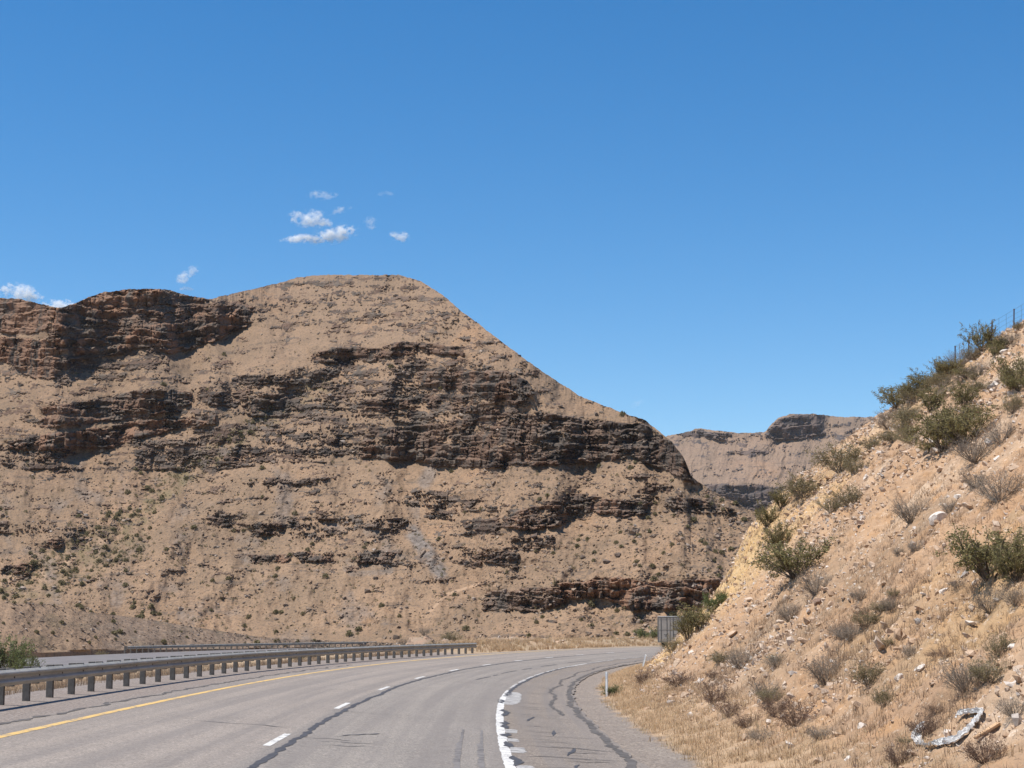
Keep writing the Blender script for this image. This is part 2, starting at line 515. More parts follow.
# ------------------------------------------------------------------ ground sheet, reaching the horizon
def axis(a, b, steps):
    out = [a]
    x = a
    while x < b:
        x += np.interp(x, steps[0], steps[1]); out.append(x)
    return np.array(out)
gx = axis(-4500, 4500, ([-9000, -300, -90, -30, -14, 25, 60, 300, 9000], [1500, 60, 3, 0.5, 0.28, 0.5, 3, 60, 1500]))
gy = axis(-1500, 4500, ([-3000, -100, 0, 22, 60, 150, 240, 300, 1000, 15000], [900, 20, 0.8, 0.2, 0.35, 0.8, 1.5, 8, 150, 2500]))
GX, GY = np.meshgrid(gx, gy)
GZ = gz(GX, GY)
far_ = sstep(250, 420, np.hypot(GX, GY))
GZ = GZ * (1 - far_) - 2.0 * far_
t_, s_ = rinv(GX, GY)
GZ = np.where((s_ > -7.8) & (s_ < 1.9) & (GY < 330) & (GX > -60), GZ - 0.06, GZ)
t = NT('ground_soil')
P = t.coord('World')
n1 = t.noise(P, 0.12, 5, 0.6); n2 = t.noise(P, 0.9, 5, 0.65); vc = t.voro(P, 9.0, 'Color')
c = t.mix(t.ramp(n1, [(0.38, 0.0), (0.62, 1.0)]), (0.31, 0.225, 0.145), (0.37, 0.255, 0.165))
c = t.mix(t.ramp(n2, [(0.42, 0.0), (0.66, 0.8)]), c, (0.41, 0.315, 0.19))
c = t.mix(t.attr('dig'), c, t.mix(t.ramp(n2, [(0.35, 0), (0.6, 1)]), (0.33, 0.21, 0.145), (0.25, 0.19, 0.135)))
g = t.mix(t.ramp(t.noise(P, 16.0, 4, 0.8), [(0.38, 0.0), (0.62, 1.0)]), (0.135, 0.112, 0.096), (0.31, 0.26, 0.225))
g = t.mix(t.ramp(t.noise(P, 0.8, 4, 0.6), [(0.5, 0), (0.7, 0.6)]), g, (0.21, 0.165, 0.14))
c = t.mix(t.attr('gravel'), c, g)
t.color(c)
t.bump(t.math('ADD', t.noise(P, 8.0, 5, 0.7), t.voro(P, 9.0)), 0.5, 0.05)
M['ground'] = t.m
GRV = sstep(-14.2, -12.4, s_ + 1.1 * fbm(GX * .6, GY * .6, 61, 4)) * (s_ < 5) * sstep(118, 108, GY)
DIG = np.zeros_like(GX)
for mx, my, sx, sy in ((-9.0, 156, 4, 6), (-5.5, 158, 4, 6), (-2, 163, 5, 6)):
    DIG = np.maximum(DIG, np.exp(-((GX - mx) / sx) ** 2 - ((GY - my) / sy) ** 2))
me = mesh_np('ground', np.stack([GX, GY, GZ], -1).reshape(-1, 3), grid_faces(*GX.shape), M['ground'], True, {'gravel': GRV, 'dig': DIG})
tag(obj('ground', me), kind='structure')

# ------------------------------------------------------------------ road
def strip(name, ts, s_list, z_off, mat, smooth=True, extra=None):
    ts = np.asarray(ts, float); sl2 = np.asarray(s_list, float)
    T_, S_ = np.meshgrid(ts, sl2, indexing='ij')
    if extra is not None: S_ = S_ + extra(T_, S_)
    x, y = rpos(T_, S_)
    z = zroad(S_) + z_off
    return mesh_np(name, np.stack([x, y, z], -1).reshape(-1, 3), grid_faces(*T_.shape)[:, ::-1], mat, smooth, {'off': S_, 'along': T_})

def edge_wob(T_, S_):
    e = np.where(S_ > 2.0, 0.16 * fbm(T_ * 0.5, T_ * 0 + 2, 71, 4), 0) + np.where(S_ < -7.8, 0.12 * fbm(T_ * 0.4, T_ * 0 + 9, 73, 4), 0)
    return e

t = NT('asphalt')
P = t.coord('World')
n1 = t.noise(P, 0.25, 5, 0.6); n2 = t.noise(P, 2.2, 5, 0.65); n3 = t.noise(P, 28.0, 3, 0.8)
off = t.attr('off')
lane = t.ramp(t.math('ADD', t.math('MULTIPLY', off, 0.08), 0.8), [
    (0.0, (0.215, 0.184, 0.158)), (0.20, (0.222, 0.192, 0.166)), (0.34, (0.232, 0.202, 0.176)), (0.50, (0.222, 0.194, 0.170)),
    (0.513, (0.192, 0.174, 0.156)), (0.62, (0.210, 0.190, 0.169)), (0.70, (0.186, 0.170, 0.154)), (0.802, (0.196, 0.178, 0.160)), (0.812, (0.162, 0.136, 0.112)), (1.0, (0.190, 0.166, 0.146))])
c = t.mix(t.ramp(n1, [(0.3, 0.0), (0.7, 1.0)]), lane, t.mix(1.0, lane, (0.86, 0.86, 0.86), 'MULTIPLY'))
c = t.mix(t.ramp(n2, [(0.35, 0.0), (0.75, 0.6)]), c, t.mix(1.0, c, (1.18, 1.16, 1.14), 'MULTIPLY'))
c = t.mix(t.ramp(n3, [(0.34, 0.75), (0.50, 0.0)]), c, (0.08, 0.07, 0.062))
c = t.mix(t.ramp(n3, [(0.54, 0.0), (0.68, 0.7)]), c, (0.44, 0.38, 0.33))
# wheel-track polish and long streaks
strk = t.noise(t.n('ShaderNodeCombineXYZ').outputs[0], 1.0, 2)
cx = t.n('ShaderNodeCombineXYZ')
t.t.links.new(t.math('MULTIPLY', off, 2.2), cx.inputs[0]); t.t.links.new(t.math('MULTIPLY', t.attr('along'), 0.03), cx.inputs[1])
strk = t.noise(cx.outputs[0], 1.0, 4, 0.6)
c = t.mix(t.ramp(strk, [(0.40, 0.6), (0.58, 0.0)]), c, (0.145, 0.130, 0.120))
c = t.mix(t.ramp(t.noise(P, 9.0, 4, 0.75), [(0.36, 0.55), (0.52, 0.0)]), c, t.mix(1.0, c, (0.66, 0.64, 0.62), 'MULTIPLY'))
c = t.mix(1.0, c, (1.27, 1.25, 1.22), 'MULTIPLY')
t.color(c)
t.bump(t.noise(P, 40.0, 3, 0.8), 0.35, 0.012)
t.rough(0.85)
M['asphalt'] = t.m
ts = np.concatenate([np.arange(2, 60, 0.4), np.arange(60, 180, 0.8), np.arange(180, 420, 4)])
tag(obj('road', strip('road', ts, [-8.05, -7.9, -7.5, -6, -4.5, -3.6, -2, -1, 0, 0.3, 1.2, 2.0, 2.15], 0.0, M['asphalt'], True, edge_wob)), kind='structure')

def paint(name, c, wear_lo, wear_hi, under=(0.20, 0.185, 0.175)):
    t = NT(name)
    P = t.coord('World')
    n = t.noise(P, 3.5, 6, 0.75)
    f2 = t.noise(P, 30, 2, 0.7)
    ww = t.ramp(t.math('ADD', n, t.math('MULTIPLY', t.math('SUBTRACT', f2, 0.5), 0.35)), [(wear_lo, 1.0), (wear_hi, 0.0)])
    cc = t.mix(t.ramp(t.noise(P, 1.3, 4, 0.6), [(0.3, 0), (0.7, 1)]), c, tuple(x * 0.85 for x in c))
    t.color(t.mix(ww, cc, under))
    t.rough(0.7)
    return t.m
M['white_paint'] = paint('white_paint', (0.64, 0.62, 0.58), 0.36, 0.48)
M['yellow_paint'] = paint('yellow_paint', (0.66, 0.43, 0.15), 0.37, 0.48)
M['old_tar'] = plain('old_crack_tar', (0.105, 0.094, 0.085), 0.8, 0.35, 3)
M['tar'] = plain('crack_tar', (0.070, 0.066, 0.066), 0.6, 0.35, 8)
M['rubber'] = paint('tyre_rubber_mark', (0.105, 0.095, 0.088), 0.46, 0.62, (0.20, 0.18, 0.165))

YL = -7.35
ts2 = np.concatenate([np.arange(12, 60, 0.3), np.arange(60, 180, 0.6), np.arange(180, 260, 4)])
tag(obj('yellow_edge_line', strip('yellow_edge_line', ts2, [YL - 0.075, YL + 0.075], 0.004, M['yellow_paint'], extra=lambda T_, S_: 0.015 * fbm(T_ * 2, S_ * 30, 81, 3))), kind='structure')
# the white edge line is ragged and half covered by crack sealer; old paint shows in patches on its right
M['old_paint'] = paint('old_white_paint', (0.44, 0.42, 0.39), 0.42, 0.56)
M['faded_paint'] = paint('faded_white_paint', (0.58, 0.56, 0.52), 0.42, 0.54)
for t0, t1, wd in ((15, 57.5, .085), (59.5, 64.6, .075), (65.5, 70, .075), (71, 75, .07), (76, 81.5, .075), (83, 88, .07), (89.5, 118, .075), (121, 140, .07)):
    tag(obj('white_edge_line', strip('white_edge_line', np.arange(t0, t1, 0.15), [-wd, wd], 0.004, M['white_paint'] if t0 < 20 else M['faded_paint'], extra=lambda T_, S_: 0.03 * fbm(T_ * 2.2, S_ * 20, 85, 4))), kind='structure')
for t0, t1, w0 in ((19.5, 25.6, .50), (28.2, 29.6, .26), (31.0, 32.0, .20), (33.6, 35.0, .24), (46.5, 56, .42)):
    tq_ = np.arange(t0, t1, 0.1); m_ = (t0 + t1) / 2
    tag(obj('old_paint_patch', strip('old_paint_patch', tq_, [0.09, 0.3], 0.0035, M['old_paint'],
        extra=lambda T_, S_: np.where(S_ > 0.2, (w0 - .21) * (1 - (np.abs(T_ - m_) / ((t1 - t0) / 2)) ** 4) + 0.10 * fbm(T_ * 1.8, T_ * 0, 84, 4), 0))), kind='structure')
DL = -3.45
k = 0
for t0 in (14.5, 26.4, 38.9, 51.0, 63.0, 75.2, 87.4, 99.6, 111.8, 124.0, 136.2):
    tag(obj('lane_dash', strip('lane_dash', np.linspace(t0, t0 + 3.05, 8), [DL - 0.29, DL - 0.17], 0.004, M['white_paint'], extra=lambda T_, S_: 0.008 * fbm(T_ * 3, S_ * 20, 88, 2))), kind='structure')

def crack(name, pts, wdt, z_off=0.005, seed=0, rag=0.6, mat='tar'):
    """a tar-filled crack through (t, s) points"""
    P2 = np.array(pts, float)
    L = np.concatenate([[0], np.cumsum(np.hypot(*np.diff(P2, axis=0).T))])
    n = max(6, int(L[-1] / 0.12))
    q = np.linspace(0, L[-1], n)
    tt = np.interp(q, L, P2[:, 0]); ss = np.interp(q, L, P2[:, 1])
    dt, ds = np.gradient(tt), np.gradient(ss)
    ln = np.hypot(dt, ds); nx, ny = -ds / ln, dt / ln
    wob = 0.03 * fbm(q * 0.9, q * 0 + seed, seed, 4)
    ww = wdt * (1 + rag * fbm(q * 1.7, q * 0 + seed + 3, seed + 5, 3)) / 2
    taper = sstep(0, 0.4, q) * sstep(L[-1], L[-1] - 0.4, q)
    ww = np.maximum(ww, 0.01) * (0.25 + 0.75 * taper)
    V = []
    for sg in (-1, 1):
        T_ = tt + nx * (wob + sg * ww); S_ = ss + ny * (wob + sg * ww)
        x, y = rpos(T_, S_)
        V.append(np.stack([x, y, zroad(S_) + z_off], -1))
    V = np.stack(V, 1).reshape(-1, 3)
    fc = grid_faces(n, 2)
    a, b, c_ = V[fc[0][0]], V[fc[0][1]], V[fc[0][2]]
    if np.cross(b - a, c_ - a)[2] < 0: fc = fc[:, ::-1]
    return mesh_np(name, V, fc, M[mat])
rs = np.random.RandomState(4)
tq = np.arange(12, 150, 1.0)
tag(obj('tar_seam', crack('tar_seam', [(a, DL + 0.02 + 0.03 * math.sin(a * 0.3) + 0.02 * rs.randn()) for a in tq], 0.11, 0.006, 2, 1.1)), kind='structure')
tq = np.arange(56, 98, 1.2)
tag(obj('tar_seam', crack('tar_seam', [(a, 0.09 + 0.03 * rs.randn()) for a in tq], 0.12, 0.006, 9, 1.5)), kind='structure')
for t0, t1, sq in ((19.5, 22.2, .02), (25.4, 27.6, .12), (29.4, 31.2, .10), (32, 33.8, .13), (35, 38.5, .10), (40, 44, .12), (47, 50, -.02), (52, 57, .06)):
    tag(obj('tar_seam', crack('tar_seam', [(a, sq + 0.04 * rs.randn()) for a in np.arange(t0, t1, 0.5)], 0.13, 0.008, int(t0 * 7), 1.8)), kind='structure')
tag(obj('tar_seam', crack('tar_seam', [(a, -8.0 + 0.06 * rs.randn()) for a in np.arange(18, 75, 0.8)], 0.09, 0.006, 49, 2.6, 'old_tar')), kind='structure')
tag(obj('tar_seam', crack('tar_seam', [(a, 0.04 + 0.03 * rs.randn()) for a in np.arange(104, 140, 1.5)], 0.08, 0.007, 59, 1.5)), kind='structure')
tag(obj('tar_seam', crack('tar_seam', [(a, 1.45 + 0.10 * math.sin(a * .5) + 0.04 * rs.randn()) for a in np.arange(42, 125, 1.2)], 0.10, 0.006, 29, 1.6, 'old_tar')), kind='structure')
tag(obj('tar_seam', crack('tar_seam', [(a, 1.98 + 0.05 * rs.randn()) for a in np.arange(24, 110, 1.2)], 0.15, 0.006, 39, 1.6, 'old_tar')), kind='structure')
mbt = []
def short_crack(t0, s0, t1, s1, wd, seed):
    q = np.linspace(0, 1, 7)
    pts = [(t0 + (t1 - t0) * a + 0.10 * rs.randn() * (0 < a < 1), s0 + (s1 - s0) * a) for a in q]
    tag(obj('tar_crack', crack('tar_crack', pts, wd, 0.007, seed, 1.0)), kind='structure')
for i, (t0, s0, t1, s1, wd) in enumerate([
        (27.5, 0.3, 27.7, 1.9, .05), (29.0, 0.9, 29.2, 1.7, .05), (30.2, 0.5, 30.0, 2.0, .06), (31.4, 0.3, 31.6, 1.4, .04), (28.2, 1.0, 30.2, 1.25, .065), (33.5, 1.0, 35.4, 1.1, .065),
        (33.2, 0.4, 33.4, 1.9, .04), (36.4, .5, 36.5, 1.6, .04), (38.5, .6, 40.6, .8, .065), (41.5, .3, 41.7, 1.5, .05), (44.5, .4, 44.6, 1.3, .05), (48, .3, 48.2, 1.4, .05), (25.5, .5, 25.4, 2.0, .05), (24.4, .8, 26.4, 1.1, .065),
        (29.5, -2.9, 31.0, -2.2, .065), (28.0, -3.0, 28.3, -2.0, .05), (27.2, -2.9, 27.5, -2.1, .04), (28.9, -3.5, 28.6, -2.3, .04), (31.5, -5.6, 31.2, -3.7, .05), (38, -3.9, 37.8, -2.2, .03),
        (66, -1.7, 71, -1.5, .065), (72, -1.5, 74, -1.45, .065), (76, -1.5, 82, -1.35, .065), (84, -1.3, 88, -1.2, .065), (92, -1.2, 98, -1.0, .1), (103, -1.0, 112, -.7, .1)]):
    short_crack(t0, s0, t1, s1, wd, 100 + i)
for q_ in range(34):
    ta, sa = rs.uniform(17, 62), rs.uniform(.25, 1.1)
    tag(obj('tar_crack', crack('tar_crack', [(ta, sa), (ta + rs.uniform(-.3, .3), sa + .4), (ta + rs.uniform(-.4, .4), sa + rs.uniform(.6, 1.2))], rs.uniform(.02, .045), 0.007, 200 + q_, 1.2, 'old_tar')), kind='structure')
for sA in (-0.42, -0.78):
    for q_, (ta, tb, w_) in enumerate(((15, 31, .085), (24, 34.5, .05))):
        tag(obj('skid_mark', crack('skid_mark', [(a, sA + 0.02 * (a - 26) / 10 + 0.03 * q_) for a in np.arange(ta, tb, 1.0)], w_, 0.0052 + 0.001 * q_, 300 + q_, 0.8, 'rubber')), kind='structure')

# opposite carriageway
yy = np.arange(10, 330, 3.0)
SS = np.array([-0.2, OPW * .5, OPW + 0.2])
V = np.stack([np.stack([xopp(yy) + s3 + 0 * yy, yy, np.full_like(yy, OPZ)], -1) for s3 in SS], 1).reshape(-1, 3)
M['opp'] = plain('old_asphalt', (0.165, 0.15, 0.145), 0.9, 0.2, 0.6)
tag(obj('opposite_road', mesh_np('opposite_road', V, grid_faces(len(yy), 3), M['opp'], True)), kind='structure')

# ------------------------------------------------------------------ hills
def terrain(name, mat, us, vtop, vbase, r0, nrow, polys, sig_talus, base_D, px, disp, seed, back=160, extra=None, ublur=6):
    us = np.asarray(us, float)
    q = np.linspace(0, 1, nrow)
    U = np.repeat(us[None, :], nrow, 0)
    vt = vtop(us); vb = vbase(us)
    crest = 1.6 * fbm(us * 0.12, us * 0 + 1, seed + 3, 5, .7) - 1.6 * np.maximum(fbm(us * 0.3, us * 0 + 5, seed + 4, 3) - .25, 0)
    Vv = vb[None, :] + (vt - vb)[None, :] * q[:, None]
    Vv = Vv + crest[None, :] * sstep(0.93, 1.0, q)[:, None] * np.minimum(1, (vb - vt) / 150)[None, :]
    # painted rock areas, read through a warp so that their edges are ragged
    Uw = U + 7 * fbm(U * .035, Vv * .06, seed + 7, 5, .6); Vw = Vv + 2.6 * fbm(U * .05, Vv * .04, seed + 8, 5, .6)
    D = base_D(U, Vv); tone = np.full(U.shape, 0.35); cl = np.zeros(U.shape)
    for top, bot, d, tn_, cliff in polys:
        ft, fb = curve(top), curve(bot)
        u0, u1 = max(top[0][0], bot[0][0]), min(top[-1][0], bot[-1][0])
        m = sstep(u0 - 5, u0 + 5, Uw) * sstep(u1 + 5, u1 - 5, Uw) * sstep(-1.5, 1.0, Vw - ft(Uw)) * sstep(1.2, -1.0, Vw - fb(Uw))
        D = np.maximum(D, d * m); tone = tone * (1 - m) + tn_ * m; cl = np.maximum(cl, cliff * m)
    N = 0.5 + 0.55 * fbm(U * 0.030, Vv * 0.125, seed + 11, 6, 0.62)
    N2 = 0.5 + 0.55 * fbm(U * 0.11, Vv * 0.22, seed + 12, 5, 0.65)
    N3 = 0.5 + 0.55 * fbm(U * 0.33, Vv * 0.50, seed + 13, 4, 0.65)
    NN = 0.42 * N + 0.30 * N2 + 0.28 * N3
    srt = np.sort(NN[::7, ::7].ravel())
    NN = np.searchsorted(srt, NN) / len(srt)                        # so that D is the share of ground that is rock
    D = np.interp(D, [.2, .31, .4, .55, .66, .8, .9, 1], [.02, .09, .18, .33, .47, .68, .87, .99])
    rock = sstep(-0.05, 0.07, D - NN)
    hard = np.clip(gblur(gblur(np.maximum(rock * np.maximum(cl, 0.30 * D), 0.0), 1.2, 0), ublur, 1), 0, 1)
    dx, dy, dz = ray(U, Vv)
    hl = np.hypot(dx, dy); T = dz / hl
    sig = sig_talus(U, Vv) + 2.6 * hard
    r = np.zeros(U.shape); r[0] = r0(us)
    for j in range(1, nrow):
        r[j] = r[j - 1] * (1 + (T[j] - T[j - 1]) / np.maximum(sig[j] - T[j], 0.10))
    rb = gblur(gblur(r, ublur * 1.5, 1), 0.8, 0)
    # relief along the view distance, in metres
    rel = px                                                        # metres per pixel
    d1, d2, cid = worley(U * 0.085 + 0.6 * fbm(U * .05, Vv * .05, seed + 14, 3), Vv * 0.20, seed + 15)
    e1, e2, eid = worley(U * 0.24, Vv * 0.42, seed + 16)
    j1, j2, jid = worley(U * 0.13, Vv * 0.035, seed + 18)
    blk = (cid - 0.3) * sstep(0.0, 0.22, d2 - d1) * 8.0 + (eid - 0.3) * sstep(0, 0.25, e2 - e1) * 3.6 + cl * (jid - .3) * sstep(0, .15, j2 - j1) * 14.0
    lay = vnoise(U * 0.012, Vv * 0.33 + fbm(U * 0.02, Vv * 0.02, seed + 17, 3) * 2, seed + 19) * 7.0
    ph = -Vv / 10.5 + 1.3 * fbm(U * 0.012, Vv * 0.02, seed + 27, 4) + 0.25 * (jid - .5)
    saw = ph - np.floor(ph)                                          # cliffs stand in beds, each with its own face and ledge
    bed = (saw ** 0.8 - 0.5) * 9.0 * sstep(1.0, 0.93, saw)
    lay = lay * (1 - 0.7 * cl) + bed * cl
    dr = rock * (3.0 + blk * (1 - 0.5 * cl) + lay) * (0.42 + 0.58 * cl)
    dr = dr + (1 - rock) * (fbm(U * .3, Vv * .4, seed + 21, 4) * 0.6)
    dr = dr + fbm(U * 0.022, Vv * 0.016, seed + 22, 4) * 26 + fbm(U * .07, Vv * .06, seed + 24, 4) * (3.5 + 6 * cl)
    if extra is not None: dr = dr + extra(U, Vv)
    fade = sstep(0.0, 0.05, q)[:, None]
    rb = rb - dr * rel * disp * fade
    X = dx / hl * rb; Y = dy / hl * rb; Z = CAMZ + T * rb
    # ledge tops gather soil
    hr = rb + 0.0
    dzv = np.gradient(Z, axis=0); drv = np.gradient(hr, axis=0)
    steep = gblur(dzv / np.maximum(np.abs(drv), 1e-4) * np.sign(drv + 1e-9), 0.7, 0)
    flat = (drv > 0) * sstep(0.40, 0.20, dzv / np.maximum(drv, 1e-4))
    rock = rock * (1 - (0.85 - 0.62 * cl) * gblur(gblur(flat.astype(float), 0.7, 0), 0.7, 1))
    # skirt below the foot, and the back of the hill beyond its skyline
    add = lambda rr, z0: (dx[0] / hl[0] * rr, dy[0] / hl[0] * rr, z0)
    sk = [np.stack([dx[0] / hl[0] * (rb[0] - 6), dy[0] / hl[0] * (rb[0] - 6), Z[0] - 9], -1)]
    bk = []
    for f_, dp in ((0.06, 0.01), (0.25, 0.08), (0.6, 0.25), (1.0, 0.52)):
        rr = rb[-1] + back * f_
        bk.append(np.stack([dx[-1] / hl[-1] * rr, dy[-1] / hl[-1] * rr, Z[-1] - back * dp - 0.2], -1))
    A = np.concatenate([np.stack(sk), np.stack([X, Y, Z], -1), np.stack(bk)], 0)
    def ex(a): return np.concatenate([a[:1], a, np.repeat(a[-1:], 4, 0)], 0)
    return A, U, Vv, rock, tone, ex, np.stack([X, Y, Z], -1), cl, rb

L1 = lambda *p: [(p[i], p[i + 1]) for i in range(0, len(p), 2)]
P_main = [
    # (top edge, bottom edge, density, redness, cliff)
    (L1(-300, 296, 0, 296, 45, 303, 52, 307), L1(-300, 330, 0, 332, 30, 334, 52, 330), .96, .75, .9),
    (L1(-300, 338, 0, 336, 60, 340, 72, 345), L1(-300, 362, 0, 360, 36, 379, 55, 378, 72, 362), .98, .9, 1.0),
    (L1(50, 308, 75, 303, 100, 292, 130, 287, 170, 288), L1(50, 332, 90, 327, 130, 314, 170, 300), .99, 1.0, 1.0),
    (L1(48, 330, 110, 318, 150, 294, 190, 294, 212, 300, 246, 302), L1(48, 341, 110, 336, 150, 326, 190, 320, 212, 314, 246, 312), .90, .45, .5),
    (L1(50, 340, 100, 335, 150, 326, 190, 317, 225, 312, 250, 306), L1(50, 362, 82, 360, 123, 353, 153, 346, 170, 355, 202, 345, 227, 336, 250, 324), .98, .95, 1.0),
    (L1(55, 360, 100, 352, 150, 344, 165, 352), L1(55, 382, 100, 381, 150, 372, 165, 362), .80, .2, .15),
    (L1(40, 408, 82, 401, 142, 389, 161, 386, 195, 394), L1(40, 428, 90, 424, 123, 418, 148, 419, 178, 408, 195, 404), .92, .7, .9),
    (L1(5, 441, 41, 434, 82, 430, 137, 421, 170, 417, 216, 415), L1(5, 449, 55, 451, 109, 449, 137, 438, 170, 431, 219, 424), .92, .9, .95),
    (L1(-300, 440, 5, 444), L1(-300, 452, 5, 450), .85, .6, .6),
    (L1(195, 388, 230, 384, 256, 380), L1(195, 406, 256, 407), .78, .3, .5),
    (L1(228, 376, 270, 374, 322, 372), L1(228, 388, 322, 390), .72, .3, .5),
    (L1(247, 395, 290, 393), L1(247, 416, 290, 416), .95, .6, .9),
    (L1(130, 440, 165, 436, 215, 425, 262, 420), L1(130, 470, 200, 472, 262, 466), .74, .25, .3),
    (L1(20, 452, 80, 452), L1(20, 470, 80, 470), .60, .25, .3),
    (L1(-300, 455, 20, 455), L1(-300, 468, 20, 468), .58, .25, .3),
    (L1(313, 355, 331, 347, 378, 347, 400, 341, 465, 346), L1(313, 363, 378, 362, 419, 353, 465, 356), .88, .5, .8),
    (L1(450, 357, 497, 359), L1(450, 366, 497, 369), .76, .4, .6),
    (L1(300, 366, 350, 360, 420, 356, 470, 362, 520, 374), L1(250, 452, 300, 455, 380, 455, 430, 452, 520, 430), .70, .2, .3),
    (L1(255, 420, 300, 372, 330, 364), L1(240, 462, 330, 462), .68, .2, .22),
    (L1(420, 372, 480, 371, 514, 371, 526, 380, 533, 388), L1(420, 386, 457, 391, 480, 395, 516, 405, 533, 398), .95, .55, 1.0),
    (L1(370, 400, 430, 396, 500, 402), L1(370, 412, 430, 408, 500, 414), .85, .5, .8),
    (L1(380, 432, 440, 422, 541, 409, 592, 421, 620, 442), L1(380, 447, 440, 450, 541, 452, 592, 455, 620, 459), .86, .4, .85),
    (L1(362, 440, 440, 446, 541, 446, 624, 448), L1(362, 457, 430, 463, 491, 467, 549, 464, 624, 461), .96, .55, 1.0),
    (L1(590, 419, 623, 423, 650, 424, 662, 436), L1(590, 424, 623, 439, 647, 441, 662, 446), .96, .3, 1.0),
    (L1(620, 441, 663, 438, 679, 448, 692, 470), L1(620, 452, 656, 466, 679, 478, 692, 481), 1.0, .35, 1.0),
    (L1(633, 414, 652, 420), L1(633, 422, 652, 428), .9, .3, .5),
    (L1(428, 460, 470, 461, 512, 462), L1(428, 466, 470, 468, 512, 469), .86, .2, .7),
    (L1(245, 477, 330, 478), L1(245, 486, 330, 487), .62, .2, .4),
    (L1(404, 491, 460, 492), L1(404, 507, 460, 507), .64, .2, .5),
    (L1(460, 498, 500, 499), L1(460, 511, 500, 511), .66, .2, .5),
    (L1(428, 506, 455, 507), L1(428, 517, 455, 518), .66, .2, .5),
    (L1(248, 522, 286, 523), L1(248, 536, 286, 535), .68, .3, .5),
    (L1(288, 517, 366, 518), L1(288, 537, 366, 538), .62, .2, .4),
    (L1(366, 517, 408, 517), L1(366, 530, 408, 530), .64, .2, .5),
    (L1(463, 521, 502, 520), L1(463, 534, 502, 534), .80, .3, .6),
    (L1(248, 555, 288, 555), L1(248, 564, 288, 564), .78, .8, .6),
    (L1(296, 552, 335, 552), L1(296, 562, 335, 562), .75, .6, .6),
    (L1(350, 550, 393, 552), L1(350, 563, 393, 564), .78, .5, .6),
    (L1(460, 549, 512, 548), L1(460, 564, 518, 566), .66, .4, .5),
    (L1(484, 592, 520, 588, 566, 588), L1(484, 611, 540, 612, 566, 603), .86, .35, .8),
    (L1(500, 516, 535, 507, 565, 503), L1(500, 527, 535, 530, 565, 525), .90, .7, .9),
    (L1(562, 492, 597, 494), L1(562, 514, 597, 512), .85, .25, .6),
    (L1(594, 499, 648, 500), L1(594, 512, 625, 517, 648, 514), .88, .7, .8),
    (L1(668, 497, 700, 499, 736, 508), L1(668, 511, 700, 513, 736, 513), .82, .4, .7),
    (L1(642, 482, 680, 484), L1(642, 493, 680, 494), .68, .3, .5),
    (L1(478, 519, 500, 519), L1(478, 534, 500, 534), .82, .2, .7),
    (L1(506, 537, 555, 536), L1(506, 553, 555, 546), .74, .4, .6),
    (L1(478, 550, 520, 553), L1(478, 562, 520, 569), .82, .5, .7),
    (L1(560, 584, 617, 576, 644, 582, 726, 578, 770, 575), L1(560, 598, 606, 599, 633, 611, 682, 610, 726, 602, 770, 598), .99, 1.0, 1.0),
    (L1(-10, 522, 60, 526, 110, 530), L1(-10, 532, 60, 538, 110, 541), .56, .2, .3),
    (L1(0, 562, 36, 563), L1(0, 574, 36, 574), .70, .6, .5),
    (L1(42, 538, 64, 541), L1(42, 549, 64, 549), .62, .6, .5),
    (L1(205, 505, 255, 515), L1(205, 525, 255, 533), .60, .3, .4),
    (L1(440, 300, 500, 345, 545, 375), L1(440, 345, 500, 365, 545, 385), .47, .3, .2),
    (L1(300, 278, 340, 280, 420, 284, 450, 310), L1(270, 320, 340, 330, 400, 320, 450, 330), .60, .3, .15),
]
sil_main = curve([(-400, 310), (-200, 296), (0, 298), (20, 299), (45, 305), (60, 308), (75, 303), (100, 293), (130, 289), (165, 289), (190, 296), (210, 299), (240, 292), (275, 284), (300, 277), (320, 275), (400, 275), (420, 281), (440, 293), (460, 310), (480, 325), (510, 348), (540, 370), (580, 396), (620, 412), (645, 420), (660, 432), (672, 442), (684, 458), (691, 476), (700, 483), (720, 495), (740, 505), (755, 512), (800, 533), (850, 556), (920, 590)])
base_main = curve([(-400, 644), (0, 640), (300, 641), (480, 643), (900, 645)])
r0_main = curve([(-400, 330), (0, 300), (250, 285), (480, 265), (560, 250), (700, 240), (920, 250)])
def D_main(U, V):
    d = 0.31 + 0.05 * sstep(480, 520, V) * sstep(240, 330, U) - 0.07 * sstep(560, 620, V) + 0 * U
    d = d + 0.13 * sstep(345, 310, V) * sstep(250, 290, U) + 0.05 * sstep(480, 400, V)
    d = d + 0.12 * sstep(300, 160, U) * sstep(330, 400, V) * sstep(520, 440, V)
    d = d - 0.10 * sstep(500, 560, U) * sstep(440, 400, V)
    d = d - 0.14 * sstep(520, 570, U) * sstep(508, 518, V) * sstep(582, 570, V) - 0.08 * sstep(565, 580, V) * sstep(240, 270, U) * sstep(480, 450, U)
    d = d - 0.10 * sstep(200, 260, U) * sstep(330, 300, U) * sstep(372, 362, V) * sstep(320, 335, V)
    d = d + 0.07 * sstep(470, 500, V) * sstep(545, 515, V) * sstep(380, 440, U)
    return d
def S_main(U, V):
    return 0.50 + 0.06 * fbm(U * .01, V * .02, 3, 3) - 0.08 * sstep(560, 620, V)
us = np.concatenate([np.arange(-400, -20, 6.0), np.arange(-20, 775, 0.9), np.arange(775, 921, 5.0)])
A, U, Vv, rock, tone, ex, XYZ, cl, RB = terrain('hill', M['hill'], us, sil_main, base_main, r0_main, 430, P_main, S_main, D_main, 0.22, 1.0, 1000)
